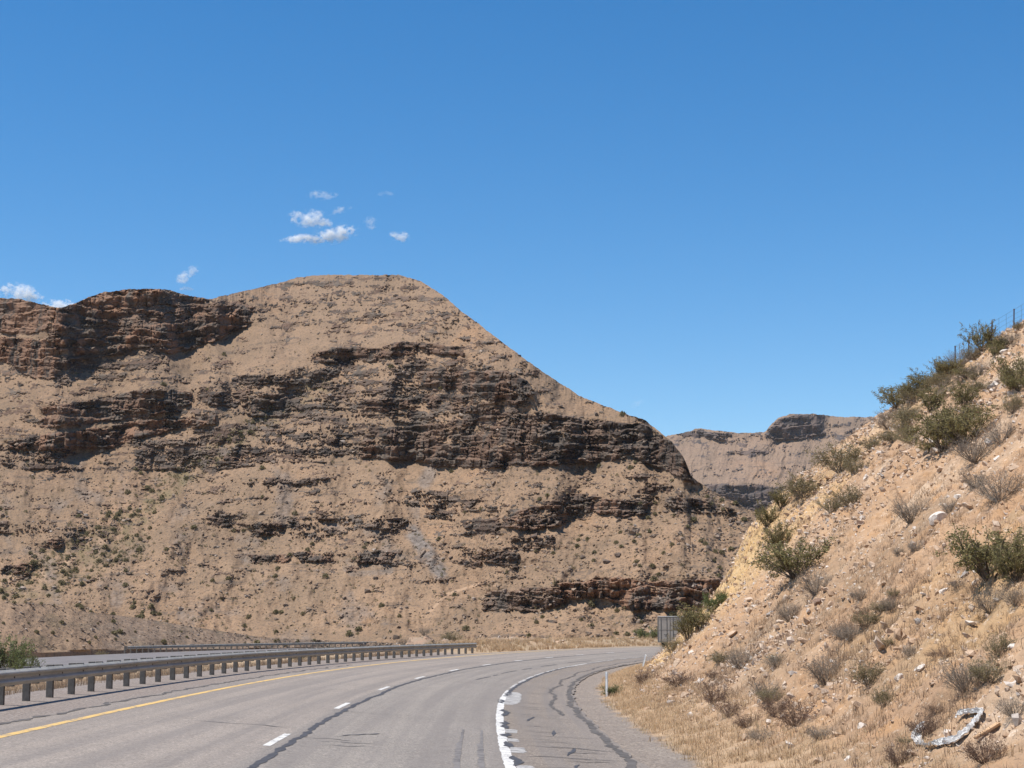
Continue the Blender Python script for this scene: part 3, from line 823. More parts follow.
def band(pts, wid):
    """a soft band along a polyline in the hill's own columns and rows"""
    m = np.zeros(U.shape)
    for (u0, v0), (u1, v1) in zip(pts[:-1], pts[1:]):
        L2 = (u1 - u0) ** 2 + (v1 - v0) ** 2
        k = np.clip(((U - u0) * (u1 - u0) + (Vv - v0) * (v1 - v0)) / L2, 0, 1)
        d = np.hypot(U - u0 - k * (u1 - u0), Vv - v0 - k * (v1 - v0))
        m = np.maximum(m, sstep(wid, wid * 0.35, d))
    return m
nzv = fbm(U * .09, Vv * .11, 1301, 4)
vegm = np.maximum(band([(320, 385), (255, 425), (190, 470), (140, 515), (60, 560), (0, 585)], 16), 0.6 * band([(135, 540), (80, 565), (10, 600)], 22)) * sstep(-0.25, 0.35, nzv) * 0.55
screem = np.maximum(band([(412, 532), (424, 548), (440, 572)], 11), 0.5 * band([(345, 568), (352, 574), (390, 572)], 4)) * sstep(-.5, 0, nzv)
screem = np.maximum(screem, 0.7 * band([(430, 472), (425, 482)], 10))
screem = np.maximum(screem, 0.5 * sstep(0.1, 0.5, fbm(U * .03, Vv * .035, 1311, 4)) * sstep(440, 470, Vv) * (U < 420))
palem = 0.5 * np.maximum(band([(430, 611), (447, 594), (479, 584)], 1.8), 0.8 * band([(478, 601), (497, 583)], 1.6))
palem = np.maximum(palem, 0.6 * band([(110, 535), (60, 560), (0, 590)], 14) * sstep(-.1, .4, fbm(U * .05, Vv * .05, 1321, 4)))
me = mesh_np('desert_hill', A.reshape(-1, 3), grid_faces(*A.shape[:2]), M['hill'], False,
             {'rock': ex(rock), 'tone': ex(tone), 'veg': ex(vegm), 'scree': ex(screem), 'pale': ex(palem)})
tag(obj('desert_hill', me), kind='structure')
HX, HU, HV, HROCK = XYZ, U, Vv, rock

# far buttes at the head of the valley
sil_b = curve([(520, 470), (600, 455), (640, 442), (668, 436), (690, 431), (700, 428), (712, 430), (740, 433), (765, 432), (772, 424), (778, 418), (790, 414), (815, 414), (840, 417), (880, 417), (950, 424), (1100, 440)])
base_b = curve([(500, 600), (1100, 600)])
P_b = [
    (L1(680, 432, 700, 429, 735, 434), L1(680, 436, 700, 438, 735, 442), .85, .3, .9),
    (L1(735, 435, 770, 434), L1(735, 438, 770, 438), .5, .3, .4),
    (L1(765, 433, 780, 417, 800, 414, 824, 416), L1(765, 438, 780, 440, 800, 438, 824, 434), 1.0, .35, 1.0),
    (L1(824, 418, 880, 420, 1000, 428), L1(824, 436, 880, 438, 1000, 444), .55, .3, .3),
    (L1(690, 486, 720, 484, 800, 486, 900, 488), L1(690, 500, 720, 510, 800, 512, 900, 514), .97, .35, 1.0),
    (L1(700, 452, 760, 450, 880, 454), L1(700, 455, 760, 454, 880, 458), .5, .4, .4),
    (L1(690, 468, 800, 466, 880, 470), L1(690, 471, 800, 470, 880, 474), .48, .4, .4),
    (L1(560, 480, 690, 486), L1(560, 500, 690, 502), .9, .35, .9),
]
usb = np.concatenate([np.arange(500, 640, 5.0), np.arange(640, 900, 0.9), np.arange(900, 1101, 6.0)])
gul = lambda U_, V_: (ridged(U_ * 0.06 + (V_ - 440) * 0.022 + .5 * fbm(U_ * .02, V_ * .03, 2102, 3), V_ * 0.008, 2101, 4) - .5) * 15 * sstep(430, 450, V_) * sstep(490, 475, V_)
A, U, Vv, rock, tone, ex, XYZ, cl, RB = terrain('butte', M['butte'], usb, sil_b, base_b, curve([(500, 1150), (1100, 1150)]), 190, P_b,
    lambda U_, V_: 0.42 + 0 * U_, lambda U_, V_: 0.33 + 0.1 * sstep(455, 440, V_) + 0 * U_, 0.8, 0.8, 2000, 700, gul, 4)
z0 = np.zeros_like(rock)
me = mesh_np('distant_butte', A.reshape(-1, 3), grid_faces(*A.shape[:2]), M['butte'], False,
             {'rock': ex(rock), 'tone': ex(tone), 'veg': ex(z0), 'scree': ex(z0), 'pale': ex(z0)})
tag(obj('distant_butte', me), kind='structure')

# low gravel rise beyond the opposite road
sil_k = curve([(-400, 596), (-60, 600), (0, 602), (50, 605), (80, 611), (140, 618), (200, 628), (260, 637), (330, 641), (420, 644)])
usk = np.concatenate([np.arange(-400, -10, 6.0), np.arange(-10, 421, 1.1)])
A, U, Vv, rock, tone, ex, XYZ, cl, RB = terrain('rise', M['hill'], usk, sil_k, curve([(-400, 658), (0, 654), (130, 650), (420, 646)]), curve([(-400, 180), (0, 186), (130, 216), (420, 270)]), 70, [],
    lambda U_, V_: 0.34 + 0 * U_, lambda U_, V_: 0.20 + 0 * U_, 0.12, 0.8, 3000, 40)
nz = fbm(U * .03, Vv * .06, 3301, 4)
me = mesh_np('low_rise', A.reshape(-1, 3), grid_faces(*A.shape[:2]), M['hill'], False,
             {'rock': ex(rock), 'tone': ex(tone), 'veg': ex(0.3 * sstep(0, .5, nz)), 'scree': ex(0.38 * sstep(60, 130, U + 60 * nz)), 'pale': ex(0.25 * sstep(120, 30, U + 60 * nz))})
tag(obj('low_rise', me), kind='structure')
KX, KU, KV = XYZ, U, Vv

# ------------------------------------------------------------------ plant builders
def twig_paths(rs, n, h, spread, up=0.6, segs=4, wig=0.12):
    out = []
    for i in range(n):
        a = rs.uniform(0, 2 * math.pi)
        lean = spread * math.sqrt(rs.uniform(0.02, 1))
        L = h * rs.uniform(0.7, 1.08) / math.sqrt(1 + lean * lean * 0.5)
        d = np.array([math.cos(a) * lean, math.sin(a) * lean, 1.0]); d /= np.linalg.norm(d)
        p = np.array([math.cos(a), math.sin(a), 0]) * rs.uniform(0, 0.06) - np.array([0, 0, 0.06])
        pts = [p]
        for k in range(segs):
            d = d + rs.randn(3) * wig + np.array([0, 0, (up - 0.5) * 0.25]); d /= np.linalg.norm(d)
            p = p + d * L / segs
            pts.append(p)
        out.append(np.array(pts))
    return out

def side_twigs(rs, paths, n, ln):
    out = []
    for i in range(n):
        P_ = paths[rs.randint(len(paths))]
        k = rs.uniform(0.35, 0.98) * (len(P_) - 1); i0 = int(k); f = k - i0
        p = P_[i0] * (1 - f) + P_[min(i0 + 1, len(P_) - 1)] * f
        d = (P_[-1] - P_[0]); d /= np.linalg.norm(d)
        d = d * 0.7 + rs.randn(3) * 0.55; d /= np.linalg.norm(d)
        l = ln * rs.uniform(0.5, 1.2)
        q = p + d * l * 0.5; d2 = d + rs.randn(3) * 0.25 + np.array([0, 0, .15])
        out.append(np.array([p, q, q + d2 * l * 0.5]))
    return out

def leaf_quads(rs, C, size, jitter=0.0):
    n = len(C)
    a = rs.randn(n, 3); a /= np.linalg.norm(a, axis=1)[:, None]
    b = rs.randn(n, 3); b -= a * (a * b).sum(1)[:, None]; b /= np.linalg.norm(b, axis=1)[:, None]
    sz = size * rs.uniform(0.6, 1.4, (n, 1))
    V = np.stack([C - a * sz * .9, C + b * sz * .42 , C + a * sz * .9, C - b * sz * .42], 1).reshape(-1, 3)
    return V, np.arange(4 * n).reshape(n, 4)

def leafy(name, rs, paths, per, size, spread, mat, start=0.35):
    C = []
    for P_ in paths:
        for i in range(per):
            k = (start + (1 - start) * rs.uniform(0, 1) ** 0.8) * (len(P_) - 1); i0 = min(int(k), len(P_) - 2); f = k - i0
            C.append(P_[i0] * (1 - f) + P_[i0 + 1] * f + rs.randn(3) * spread)
    V, Q = leaf_quads(rs, np.array(C), size)
    V[:, 2] = np.maximum(V[:, 2], 0.0)
    return mesh_np(name, V, Q, mat)

def leaf_light(t, c, f=0.35):
    """thin leaves and blades let light through"""
    tr = t.n('ShaderNodeBsdfTranslucent'); t.set(tr, 'Color', c)
    mx = t.n('ShaderNodeMixShader'); mx.inputs[0].default_value = f
    out = [n for n in t.t.nodes if n.type == 'OUTPUT_MATERIAL'][0]
    t.t.links.new(t.b.outputs[0], mx.inputs[1]); t.t.links.new(tr.outputs[0], mx.inputs[2]); t.t.links.new(mx.outputs[0], out.inputs['Surface'])
def foliage_mat(name, cols, dry=None):
    t = NT(name)
    P = t.coord('Object')
    n = t.noise(P, 5.0, 3, 0.6)
    f = t.noise(P, 40.0, 2, 0.6)
    c = t.mix(t.ramp(n, [(0.35, 0), (0.65, 1)]), cols[0], cols[1])
    c = t.mix(t.ramp(f, [(0.5, 0), (0.68, 0.8)]), c, cols[2])
    c = t.mix(t.math('MULTIPLY', t.rand(), 0.5), c, cols[2])
    t.color(c); t.rough(0.75)
    leaf_light(t, c)
    return t.m
M['creo_leaf'] = foliage_mat('creosote_leaf', [(0.150, 0.138, 0.056), (0.215, 0.188, 0.080), (0.285, 0.235, 0.115)])
M['green_leaf'] = foliage_mat('fresh_leaf', [(0.095, 0.13, 0.045), (0.14, 0.17, 0.065), (0.20, 0.20, 0.09)])
M['grey_leaf'] = foliage_mat('dry_leaf', [(0.20, 0.165, 0.125), (0.26, 0.215, 0.165), (0.33, 0.275, 0.21)])
M['olive_leaf'] = foliage_mat('olive_leaf', [(0.17, 0.145, 0.07), (0.22, 0.185, 0.095), (0.27, 0.22, 0.12)])
M['brown_leaf'] = foliage_mat('brown_leaf', [(0.165, 0.105, 0.075), (0.20, 0.13, 0.09), (0.24, 0.165, 0.115)])
M['stem'] = plain('creosote_stem', (0.105, 0.085, 0.068), 0.9, 0.3, 12)
M['grey_stem'] = plain('dead_stem', (0.215, 0.18, 0.145), 0.9, 0.3, 12)
M['brown_stem'] = plain('brown_stem', (0.15, 0.10, 0.075), 0.9, 0.3, 12)

def plant_protos():
    pr = {}
    def stems(paths, twigs, r0_, name, mat):
        mb = MB()
        for P_ in paths: mb.tube(P_, np.linspace(r0_, r0_ * 0.35, len(P_)), 3)
        for P_ in twigs: mb.tube(P_, np.linspace(r0_ * 0.4, r0_ * 0.2, len(P_)), 3)
        return mb.mesh(name, mat)
    def kind(key, nvar, npath, spread, ntw, lt, per, size, sp, leaf, stem, r0_, segs=5, start=.35, up=.6, wig=.12):
        L = []
        for v in range(nvar):
            rs = np.random.RandomState(abs(hash_(key)) % 9999 + v * 31)
            pa = twig_paths(rs, npath, 1.0, spread, up, segs, wig); tw = side_twigs(rs, pa, ntw, lt)
            L.append((stems(pa, tw, r0_, key + '_stems', M[stem]), leafy(key + '_foliage', rs, tw + pa, per, size, sp, M[leaf], start)))
        pr[key] = L
    def hash_(k): return sum(ord(c) * (i + 7) for i, c in enumerate(k))
    kind('creosote', 4, 26, 0.85, 150, 0.30, 24, 0.026, 0.030, 'creo_leaf', 'stem', 0.013)
    kind('green', 2, 30, 1.0, 150, 0.26, 22, 0.030, 0.032, 'green_leaf', 'stem', 0.013, start=.2)
    kind('grey', 4, 60, 1.25, 260, 0.30, 9, 0.016, 0.03, 'grey_leaf', 'grey_stem', 0.008, start=.25)
    kind('olive', 3, 50, 1.2, 200, 0.28, 17, 0.022, 0.03, 'olive_leaf', 'grey_stem', 0.008, start=.25)
    kind('brown', 3, 50, 1.3, 220, 0.28, 12, 0.020, 0.03, 'brown_leaf', 'brown_stem', 0.008, start=.2)
    return pr
PR = plant_protos()
NAMES = {'creosote': 'creosote_bush', 'green': 'green_bush', 'grey': 'dry_shrub', 'olive': 'olive_shrub', 'brown': 'brown_weed'}
CATS = {'creosote': 'bush', 'green': 'bush', 'grey': 'shrub', 'olive': 'shrub', 'brown': 'weed'}
prs = random.Random(11)
def plant(kind, loc, h, label, group=None, wide=1.0, parts=True):
    st, fo = prs.choice(PR[kind])
    e = empty(NAMES[kind], (loc[0], loc[1], loc[2] - 0.03 * h), prs.uniform(0, 6.28))
    wa = prs.uniform(.82, 1.25); e.scale = (h * wide * wa, h * wide / wa * prs.uniform(.9, 1.2), h * prs.uniform(.85, 1.1))
    tag(e, label, CATS[kind], group)
    obj('stems', st, e); obj('foliage', fo, e)
    return e

GS = 'shrubs growing on the roadside slope'
# (kind, u, v of the foot, height px, width factor, label)
for kind, u, v, hp, wf, lab in [
    ('creosote', 797, 577, 42, 1.5, 'large green creosote bush midway up the near edge of the roadside slope'),
    ('creosote', 778, 552, 30, .9, 'smaller creosote bush touching the back of the large green one on the slope edge'),
    ('creosote', 768, 528, 26, .9, 'green bush low on the slope edge below two yellowish bushes'),
    ('olive', 803, 497, 28, 1.4, 'yellowish olive bush on the slope edge in front of the distant butte'),
    ('creosote', 781, 508, 24, .8, 'dark bush on the slope edge against the far grey cliff'),
    ('olive', 849, 505, 26, 1.0, 'thin olive bush on bare tan soil inside the slope edge'),
    ('olive', 832, 512, 22, 1.0, 'sparse olive bush left of another on bare tan soil'),
    ('olive', 840, 470, 32, 1.4, 'yellow green bush breaking the slope skyline before the butte cap'),
    ('olive', 856, 474, 24, 1.0, 'olive bush just right of the yellow green skyline bush'),
    ('olive', 871, 450, 20, .9, 'small faded bush right below the lowest dark skyline bush'),
    ('creosote', 898, 408, 32, 1.0, 'round dark green bush standing lowest against the sky'),
    ('creosote', 926, 390, 26, 1.0, 'dark bush on the skyline between the round one and the fence'),
    ('creosote', 942, 380, 24, 1.0, 'dark spreading bush on the skyline nearest below the fence'),
    ('creosote', 912, 398, 22, 1.2, 'small dark bush filling the gap right of the round skyline bush'),
    ('creosote', 951, 374, 20, 1.2, 'low dark bush on the skyline just left of the bare twiggy shrub'),
    ('olive', 972, 360, 18, 1.3, 'low olive bush on the skyline right of the bare twiggy shrub'),
    ('grey', 958, 368, 24, .9, 'bare twiggy shrub on the skyline beside the lowest fence post'),
    ('creosote', 982, 350, 30, 1.0, 'dark bush on the skyline between two fence posts'),
    ('creosote', 997, 356, 18, .9, 'olive bush just under the middle fence post'),
    ('olive', 1019, 330, 14, .9, 'small bush at the foot of the highest fence post'),
    ('olive', 908, 425, 24, 1.0, 'olive shrub below the round dark skyline bush'),
    ('creosote', 932, 412, 26, 1.0, 'leafy shrub below the dark skyline bushes, left of the brown thicket'),
    ('creosote', 965, 408, 28, 1.0, 'green bush in the upper slope thicket below the lowest fence post'),
    ('creosote', 944, 449, 46, 1.25, 'big green bush at the left end of the thicket on the upper slope'),
    ('creosote', 964, 444, 46, 1.25, 'green bush in the middle of the thicket on the upper slope'),
    ('grey', 975, 460, 36, 1.3, 'dead grey shrub at the foot of the thicket on the upper slope'),
    ('grey', 1000, 442, 32, 1.0, 'brownish grey shrub at the right end of the thicket on the upper slope'),
    ('creosote', 1018, 388, 40, .9, 'tall dark bush at the right frame edge high on the slope'),
    ('olive', 1014, 412, 28, .9, 'olive shrub under the tall dark bush at the right frame edge'),
    ('grey', 912, 522, 36, 1.15, 'dense grey twiggy shrub above the large white rock on the slope'),
    ('grey', 1000, 500, 40, 1.15, 'wide grey brown shrub at the right frame edge over the big green bush'),
    ('grey', 976, 488, 24, 1.0, 'smaller grey shrub left of the wide grey brown one'),
    ('grey', 949, 513, 20, 1.0, 'low grey shrub right beside the large white rock'),
    ('grey', 915, 552, 16, 1.0, 'small round grey tuft of twigs under the large white rock'),
    ('grey', 899, 555, 11, 1.0, 'tiny grey tuft left of the small round one under the white rock'),
    ('creosote', 990, 577, 54, 1.3, 'biggest green bush on the slope, at the right frame edge'),
    ('creosote', 1016, 580, 50, .9, 'dark trunked green bush cut by the right frame edge'),
    ('grey', 991, 612, 34, 1.15, 'grey shrub directly below the biggest green bush'),
    ('grey', 1017, 604, 26, 1.0, 'grey brown shrub below the dark trunked bush at the frame edge'),
    ('grey', 816, 594, 28, 1.0, 'pale grey shrub right of the brown boulder below the large creosote bush'),
    ('grey', 789, 621, 24, 1.0, 'pale grey shrub low on the slope left of the brown boulder'),
    ('grey', 845, 638, 24, 1.2, 'grey shrub in the middle of the lower slope with open twigs'),
    ('grey', 826, 683, 40, 1.0, 'dark stemmed grey shrub spreading low on the slope'),
    ('grey', 892, 612, 20, 1.1, 'small grey shrub in the middle of the slope above a dark tuft'),
    ('grey', 910, 656, 14, .9, 'small dark tuft in the middle of the lower slope'),
    ('grey', 966, 690, 44, 1.0, 'round dark grey shrub up the slope from the white plastic sheet'),
    ('olive', 990, 682, 34, 1.0, 'pale olive shrub touching the right side of the round dark grey shrub'),
    ('olive', 868, 684, 26, 1.1, 'faint olive weed between the spreading grey shrub and pale stones'),
    ('brown', 797, 726, 30, 1.1, 'dark brown weed clump near the bottom left of the slope'),
    ('brown', 776, 716, 24, 1.2, 'dark brown weed clump left of the spreading grey shrub'),
    ('brown', 926, 738, 34, .9, 'dry brown brush inside the curl of the white plastic sheet'),
    ('grey', 740, 668, 28, 1.0, 'lone grey green shrub on the pale lower slope right of the truck'),
    ('brown', 716, 704, 26, 1.1, 'dark reddish brown weed patch below the lone grey green shrub'),
    ('brown', 730, 716, 22, 1.2, 'brown weed at the toe of the slope behind the dry grass'),
    ('brown', 679, 686, 22, 1.2, 'brown weed at the toe of the yellow nose of the slope'),
    ('brown', 643, 684, 22, .8, 'dark brown weed at the toe of the slope beside the tilted marker post'),
    ('grey', 766, 700, 24, 1.0, 'grey weed clump on the lower slope among white stones'),
    ('grey', 862, 600, 18, 1.1, 'faint grey twigs on open soil midway down the slope'),
    ('olive', 884, 706, 22, 1.0, 'faded olive weed left of the white plastic sheet'),
    ('olive', 1000, 655, 26, 1.0, 'faded olive weed near the right frame edge below the grey shrubs'),
    ('brown', 985, 762, 34, 1.0, 'brown weed in the bottom right corner below the plank'),
    ('brown', 900, 765, 30, 1.1, 'brown weed at the bottom edge left of the white plastic sheet'),
    ('grey', 1015, 716, 30, 1.0, 'grey weed at the right frame edge above the plank'),
    ('creosote', 688, 638, 26, .8, 'olive bush on the yellow slope nose hiding the side of the truck'),
    ('creosote', 700, 628, 32, 1.3, 'taller olive bush up the slope nose behind the truck bush'),
    ('green', 712, 611, 22, .9, 'green bush at the top of the row on the yellow slope nose'),
    ('green', 722, 602, 12, .9, 'smallest green bush ending the row on the yellow slope nose'),
    ('olive', 672, 652, 22, .8, 'lowest bush of the row on the slope nose beside the truck'),
]:
    p = hit_down(u, v)
    if p is None: continue
    h = min(hp * p.y / F, 3.2)
    plant(kind, p, h, lab, GS, wf)

# low scrub that merges along the crest, and small weed tufts low on the slope
crest_v = curve([(880, 418), (925, 390), (960, 367), (992, 345), (1020, 328)])
cr = random.Random(21)
for q in range(22):
    u = cr.uniform(884, 1022); v = float(crest_v(u)) + 6 + 60 * cr.random() ** 1.6
    p = hit_down(u, v)
    if p is not None:
        plant(cr.choice(['creosote', 'olive', 'olive', 'grey']), p, cr.uniform(12, 22) * p.y / F, 'low scrubby bush merging into the others along the crest of the slope', 'low scrub along the slope crest', 1.4)
for q in range(22):
    u = cr.uniform(690, 1020); v = cr.uniform(max(560, 1180 - 0.72 * u), 762)
    p = hit_down(u, v)
    if p is not None and u > 650 + (v - 640) * 0.9:
        plant(cr.choice(['brown', 'grey', 'brown', 'olive']), p, cr.uniform(9, 18) * p.y / F, 'small drab weed tuft among stones on the lower roadside slope', 'small weed tufts on the lower slope', 1.5)

# ------------------------------------------------------------------ stones
def stone_mesh(rs, flat=0.6):
    V = np.array([(x, y, z) for x in (-1, 1) for y in (-1, 1) for z in (-1, 1)], float)
    V *= 0.62
    V = np.concatenate([V, np.array([(1, 0, 0), (-1, 0, 0), (0, 1, 0), (0, -1, 0), (0, 0, 1), (0, 0, -1)], float) * 0.95])
    V = V * (1 + 0.28 * rs.randn(14, 1).clip(-1.4, 1.4)) + 0.12 * rs.randn(14, 3)
    V[:, 2] *= flat
    V[:, 0] *= rs.uniform(.75, 1.4)
    T = []
    faces = {8: (4, 5, 7, 6), 9: (0, 2, 3, 1), 10: (2, 6, 7, 3), 11: (0, 1, 5, 4), 12: (1, 3, 7, 5), 13: (0, 4, 6, 2)}
    for c_, r_ in faces.items():
        for k in range(4): T.append((c_, r_[k], r_[(k + 1) % 4]))
    return V, np.array(T)

def scatter_stones(name, pos, size, mat, seed, sink=0.25, tilt=0.0):
    rs = np.random.RandomState(seed)
    base = [stone_mesh(rs, rs.uniform(.5, .9)) for _ in range(14)]
    Vs, Ts, Rn = [], [], []
    off = 0
    for p, s in zip(pos, size):
        V, T = base[rs.randint(14)]
        a = rs.uniform(0, 6.28); c_, s_ = math.cos(a), math.sin(a)
        W = V * s * 0.5
        W = np.stack([W[:, 0] * c_ - W[:, 1] * s_, W[:, 0] * s_ + W[:, 1] * c_, W[:, 2]], 1)
        tl = tilt + rs.uniform(-.45, .45); c2, s2 = math.cos(tl), math.sin(tl)
        W = np.stack([W[:, 0] * c2 - W[:, 2] * s2, W[:, 1], W[:, 0] * s2 + W[:, 2] * c2], 1)
        Vs.append(W + np.asarray(p) + (0, 0, s * sink * 0.5)); Ts.append(T + off); off += 14
        Rn.append(np.full(14, rs.rand()))
    return obj(name, mesh_np(name, np.concatenate(Vs), np.concatenate(Ts), mat, False, {'pick': np.concatenate(Rn)}))

def stone_mat(name, stops):
    t = NT(name)
    c = t.ramp(t.attr('pick'), stops)
    n = t.noise(t.coord('World'), 12.0, 4, 0.7)
    c = t.mix(t.ramp(n, [(0.35, 0.5), (0.6, 0.0)]), c, t.mix(1.0, c, (0.6, 0.55, 0.5), 'MULTIPLY'))
    t.color(c)
    t.bump(n, 0.5, 0.02)
    return t.m
M['stones'] = stone_mat('slope_stone', [(0.0, (0.40, 0.265, 0.17)), (0.35, (0.50, 0.36, 0.25)), (0.6, (0.58, 0.47, 0.37)), (0.8, (0.36, 0.25, 0.17)), (0.9, (0.68, 0.60, 0.52)), (1.0, (0.42, 0.36, 0.31))])
M['hill_stones'] = stone_mat('hill_stone', [(0.0, (0.12, 0.09, 0.072)), (0.5, (0.23, 0.175, 0.132)), (0.8, (0.31, 0.235, 0.175)), (1.0, (0.36, 0.30, 0.25))])

rs = np.random.RandomState(77)
pos, size = [], []
N_ = 150000
tt = 15 + 95 * rs.rand(N_) ** 1.15; ss = 3.4 + 21 * rs.rand(N_)
dens = 0.20 + 0.80 * sstep(-0.05, 0.40, fbm(tt * .16, ss * .12, 201, 4)) 
dens = dens * (1 - 0.55 * sstep(62, 74, tt) * sstep(13, 9, ss))
keep = (rs.rand(N_) < dens * sstep(3.2, 6.5, ss)) & (ss < 9 + 0.42 * tt)
tt, ss = tt[keep], ss[keep]
x, y = rpos(tt, ss); z = zslope(tt, ss)
sz = np.minimum(0.050 * np.exp(0.66 * rs.randn(len(tt))) * (0.55 + tt / 75), 0.26)
tag(scatter_stones('slope_stones', np.stack([x, y, z], 1), sz, M['stones'], 5, 0.1, -0.62), kind='stuff')

# the bigger stones are things
M['pale_rock'] = plain('pale_rock', (0.58, 0.51, 0.44), 0.9, 0.25, 5)
M['tan_rock'] = plain('tan_rock', (0.46, 0.335, 0.235), 0.9, 0.3, 5)
M['brown_rock'] = plain('brown_rock', (0.22, 0.145, 0.105), 0.9, 0.3, 5)
M['grey_rock'] = plain('grey_rock', (0.30, 0.265, 0.235), 0.9, 0.3, 5)
def rock_thing(u, v, wp, mat, label, asp=0.6, seed=0):
    p = hit_down(u, v)
    if p is None: return
    rs = np.random.RandomState(seed + 900)
    import bmesh
    bm = bmesh.new(); bmesh.ops.create_icosphere(bm, subdivisions=4, radius=1.0)
    pln = rs.randn(11, 3); pln /= np.linalg.norm(pln, axis=1)[:, None]; off_ = rs.uniform(.50, .85, 11)
    V = np.array([v_.co[:] for v_ in bm.verts])
    for n_, d_ in zip(pln, off_):
        e_ = np.maximum(V @ n_ - d_, 0); V = V - n_ * e_[:, None] * 0.96
    V = V * (1 + 0.10 * fbm(V[:, 0] * 2.3 + seed, V[:, 1] * 2.3 + V[:, 2] * 1.9, 300 + seed, 4))[:, None]
    V[:, 2] *= asp; V[:, 1] *= rs.uniform(.7, 1.0)
    for v_, c_ in zip(bm.verts, V): v_.co = c_
    me0 = bpy.data.meshes.new('rock'); bm.to_mesh(me0); bm.free(); me0.materials.append(M[mat])
    o = obj('rock', me0)
    s = wp * p.y / F * 0.5
    o.location = (p.x - 0.06 * s, p.y, p.z + 0.10 * s)
    o.rotation_euler = (Matrix.Rotation(-0.65, 3, 'Y') @ Matrix.Rotation(seed * 1.7, 3, 'Z')).to_euler()
    o.scale = (s, s, s)
    tag(o, label, 'rock', 'larger rocks on the roadside slope')
for i, (u, v, wp, m_, lab, asp) in enumerate([
    (938, 522, 23, 'pale_rock', 'large white rock on the slope below the dense grey shrub', .7),
    (958, 498, 10, 'pale_rock', 'white rock on the slope between low grey shrubs above the large white rock', .8),
    (997, 459, 11, 'pale_rock', 'pale rock just below the right end of the upper slope thicket', .5),
    (926, 454, 10, 'grey_rock', 'grey rock at the left foot of the upper slope thicket', .6),
    (818, 604, 13, 'brown_rock', 'dark brown boulder on the slope right below the large creosote bush', .9),
    (920, 669, 15, 'pale_rock', 'flat white stone midway on the lower slope', .5),
    (899, 679, 12, 'pale_rock', 'pale stone just left of the flat white stone', .8),
    (1012, 647, 10, 'pale_rock', 'white stone at the right frame edge on the lower slope', .6),
    (964, 575, 14, 'grey_rock', 'grey slab left of the biggest green bush on the slope', .4),
    (975, 583, 9, 'pale_rock', 'white stone under the biggest green bush', .6),
    (944, 592, 14, 'pale_rock', 'pale tan slab lower left of the biggest green bush', .5),
    (920, 622, 11, 'grey_rock', 'small grey rock in the middle of the slope casting a dark shadow', .8),
    (884, 584, 12, 'tan_rock', 'tan slab in the middle of the slope above the small grey shrub', .5),
    (863, 727, 10, 'pale_rock', 'upright pale stone on the lower slope near the bottom', 1.0),
    (819, 762, 14, 'tan_rock', 'pointed tan stone at the bottom edge of the slope', .9),
    (848, 759, 8, 'pale_rock', 'small white stone at the bottom edge of the slope', .6),
    (862, 662, 9, 'pale_rock', 'small pale stone right of the spreading grey shrub', .6),
    (866, 681, 8, 'pale_rock', 'small pale stone beside the faint olive weed', .6),
    (832, 690, 9, 'tan_rock', 'small tan stone under the spreading grey shrub', .7),
    (982, 711, 8, 'pale_rock', 'small pale stone above the bend of the white plastic sheet', .7),
    (878, 392, 13, 'tan_rock', 'tan slab on the slope skyline left of the round dark bush', .5),
    (992, 386, 12, 'grey_rock', 'grey ledge stone high on the slope left of the tall dark bush', .5),
    (1004, 352, 10, 'pale_rock', 'white stone high on the slope below the top fence post', .6),
    (770, 615, 13, 'grey_rock', 'grey ledge stone on the lower slope left of pale shrubs', .4),
    (733, 634, 12, 'tan_rock', 'tan ledge stone on the yellow nose of the slope', .5),
    (678, 664, 12, 'tan_rock', 'jutting tan rock above the toe of the yellow nose', .7),
]):
    rock_thing(u, v, wp, m_, lab, asp, i)

# ------------------------------------------------------------------ dry grass
def grass(name, X, Y, Z, h, nb, wid, mat, seed, lean=0.5, jit=0.07):
    rs = np.random.RandomState(seed)
    n = len(X); k = nb
    ja, jb = rs.randn(n * k) * jit, rs.randn(n * k) * jit
    bx = np.repeat(X, k) + ja; by = np.repeat(Y, k) + jb; bz = np.repeat(Z, k) - 0.02 + (ja * 0.85 if jit > .1 else 0)
    hh = np.repeat(h, k) * rs.uniform(.5, 1.15, n * k)
    a = rs.uniform(0, 6.28, n * k); l = lean * np.abs(rs.randn(n * k)).clip(0, 2) * hh
    ww = np.repeat(wid, k) * rs.uniform(.6, 1.3, n * k) * 0.5
    px_, py_ = np.cos(a + 1.57) * ww, np.sin(a + 1.57) * ww
    mx, my = bx + np.cos(a) * l * .35, by + np.sin(a) * l * .35
    V = np.stack([np.stack([bx - px_, by - py_, bz], 1), np.stack([bx + px_, by + py_, bz], 1),
                  np.stack([mx + px_ * .7, my + py_ * .7, bz + hh * .6], 1), np.stack([mx - px_ * .7, my - py_ * .7, bz + hh * .6], 1),
                  np.stack([bx + np.cos(a) * l, by + np.sin(a) * l, bz + hh], 1)], 1).reshape(-1, 3)
    i = np.arange(n * k) * 5
    Q = np.stack([i, i + 1, i + 2, i + 3], 1); T = np.stack([i + 3, i + 2, i + 4], 1)
    pk = np.repeat(np.repeat(rs.rand(n), k) * .6 + rs.rand(n * k) * .4, 5)
    o = obj(name, mesh_np(name, V, [Q, T], mat, False, {'pick': pk}))
    return tag(o, kind='stuff')
def grass_mat(name, stops):
    t = NT(name); c = t.ramp(t.attr('pick'), stops); t.color(c); t.rough(0.8); leaf_light(t, c, 0.45); return t.m
M['straw'] = grass_mat('straw_grass', [(0, (0.38, 0.26, 0.15)), (0.4, (0.50, 0.36, 0.22)), (0.75, (0.60, 0.45, 0.29)), (1.0, (0.30, 0.25, 0.13))])
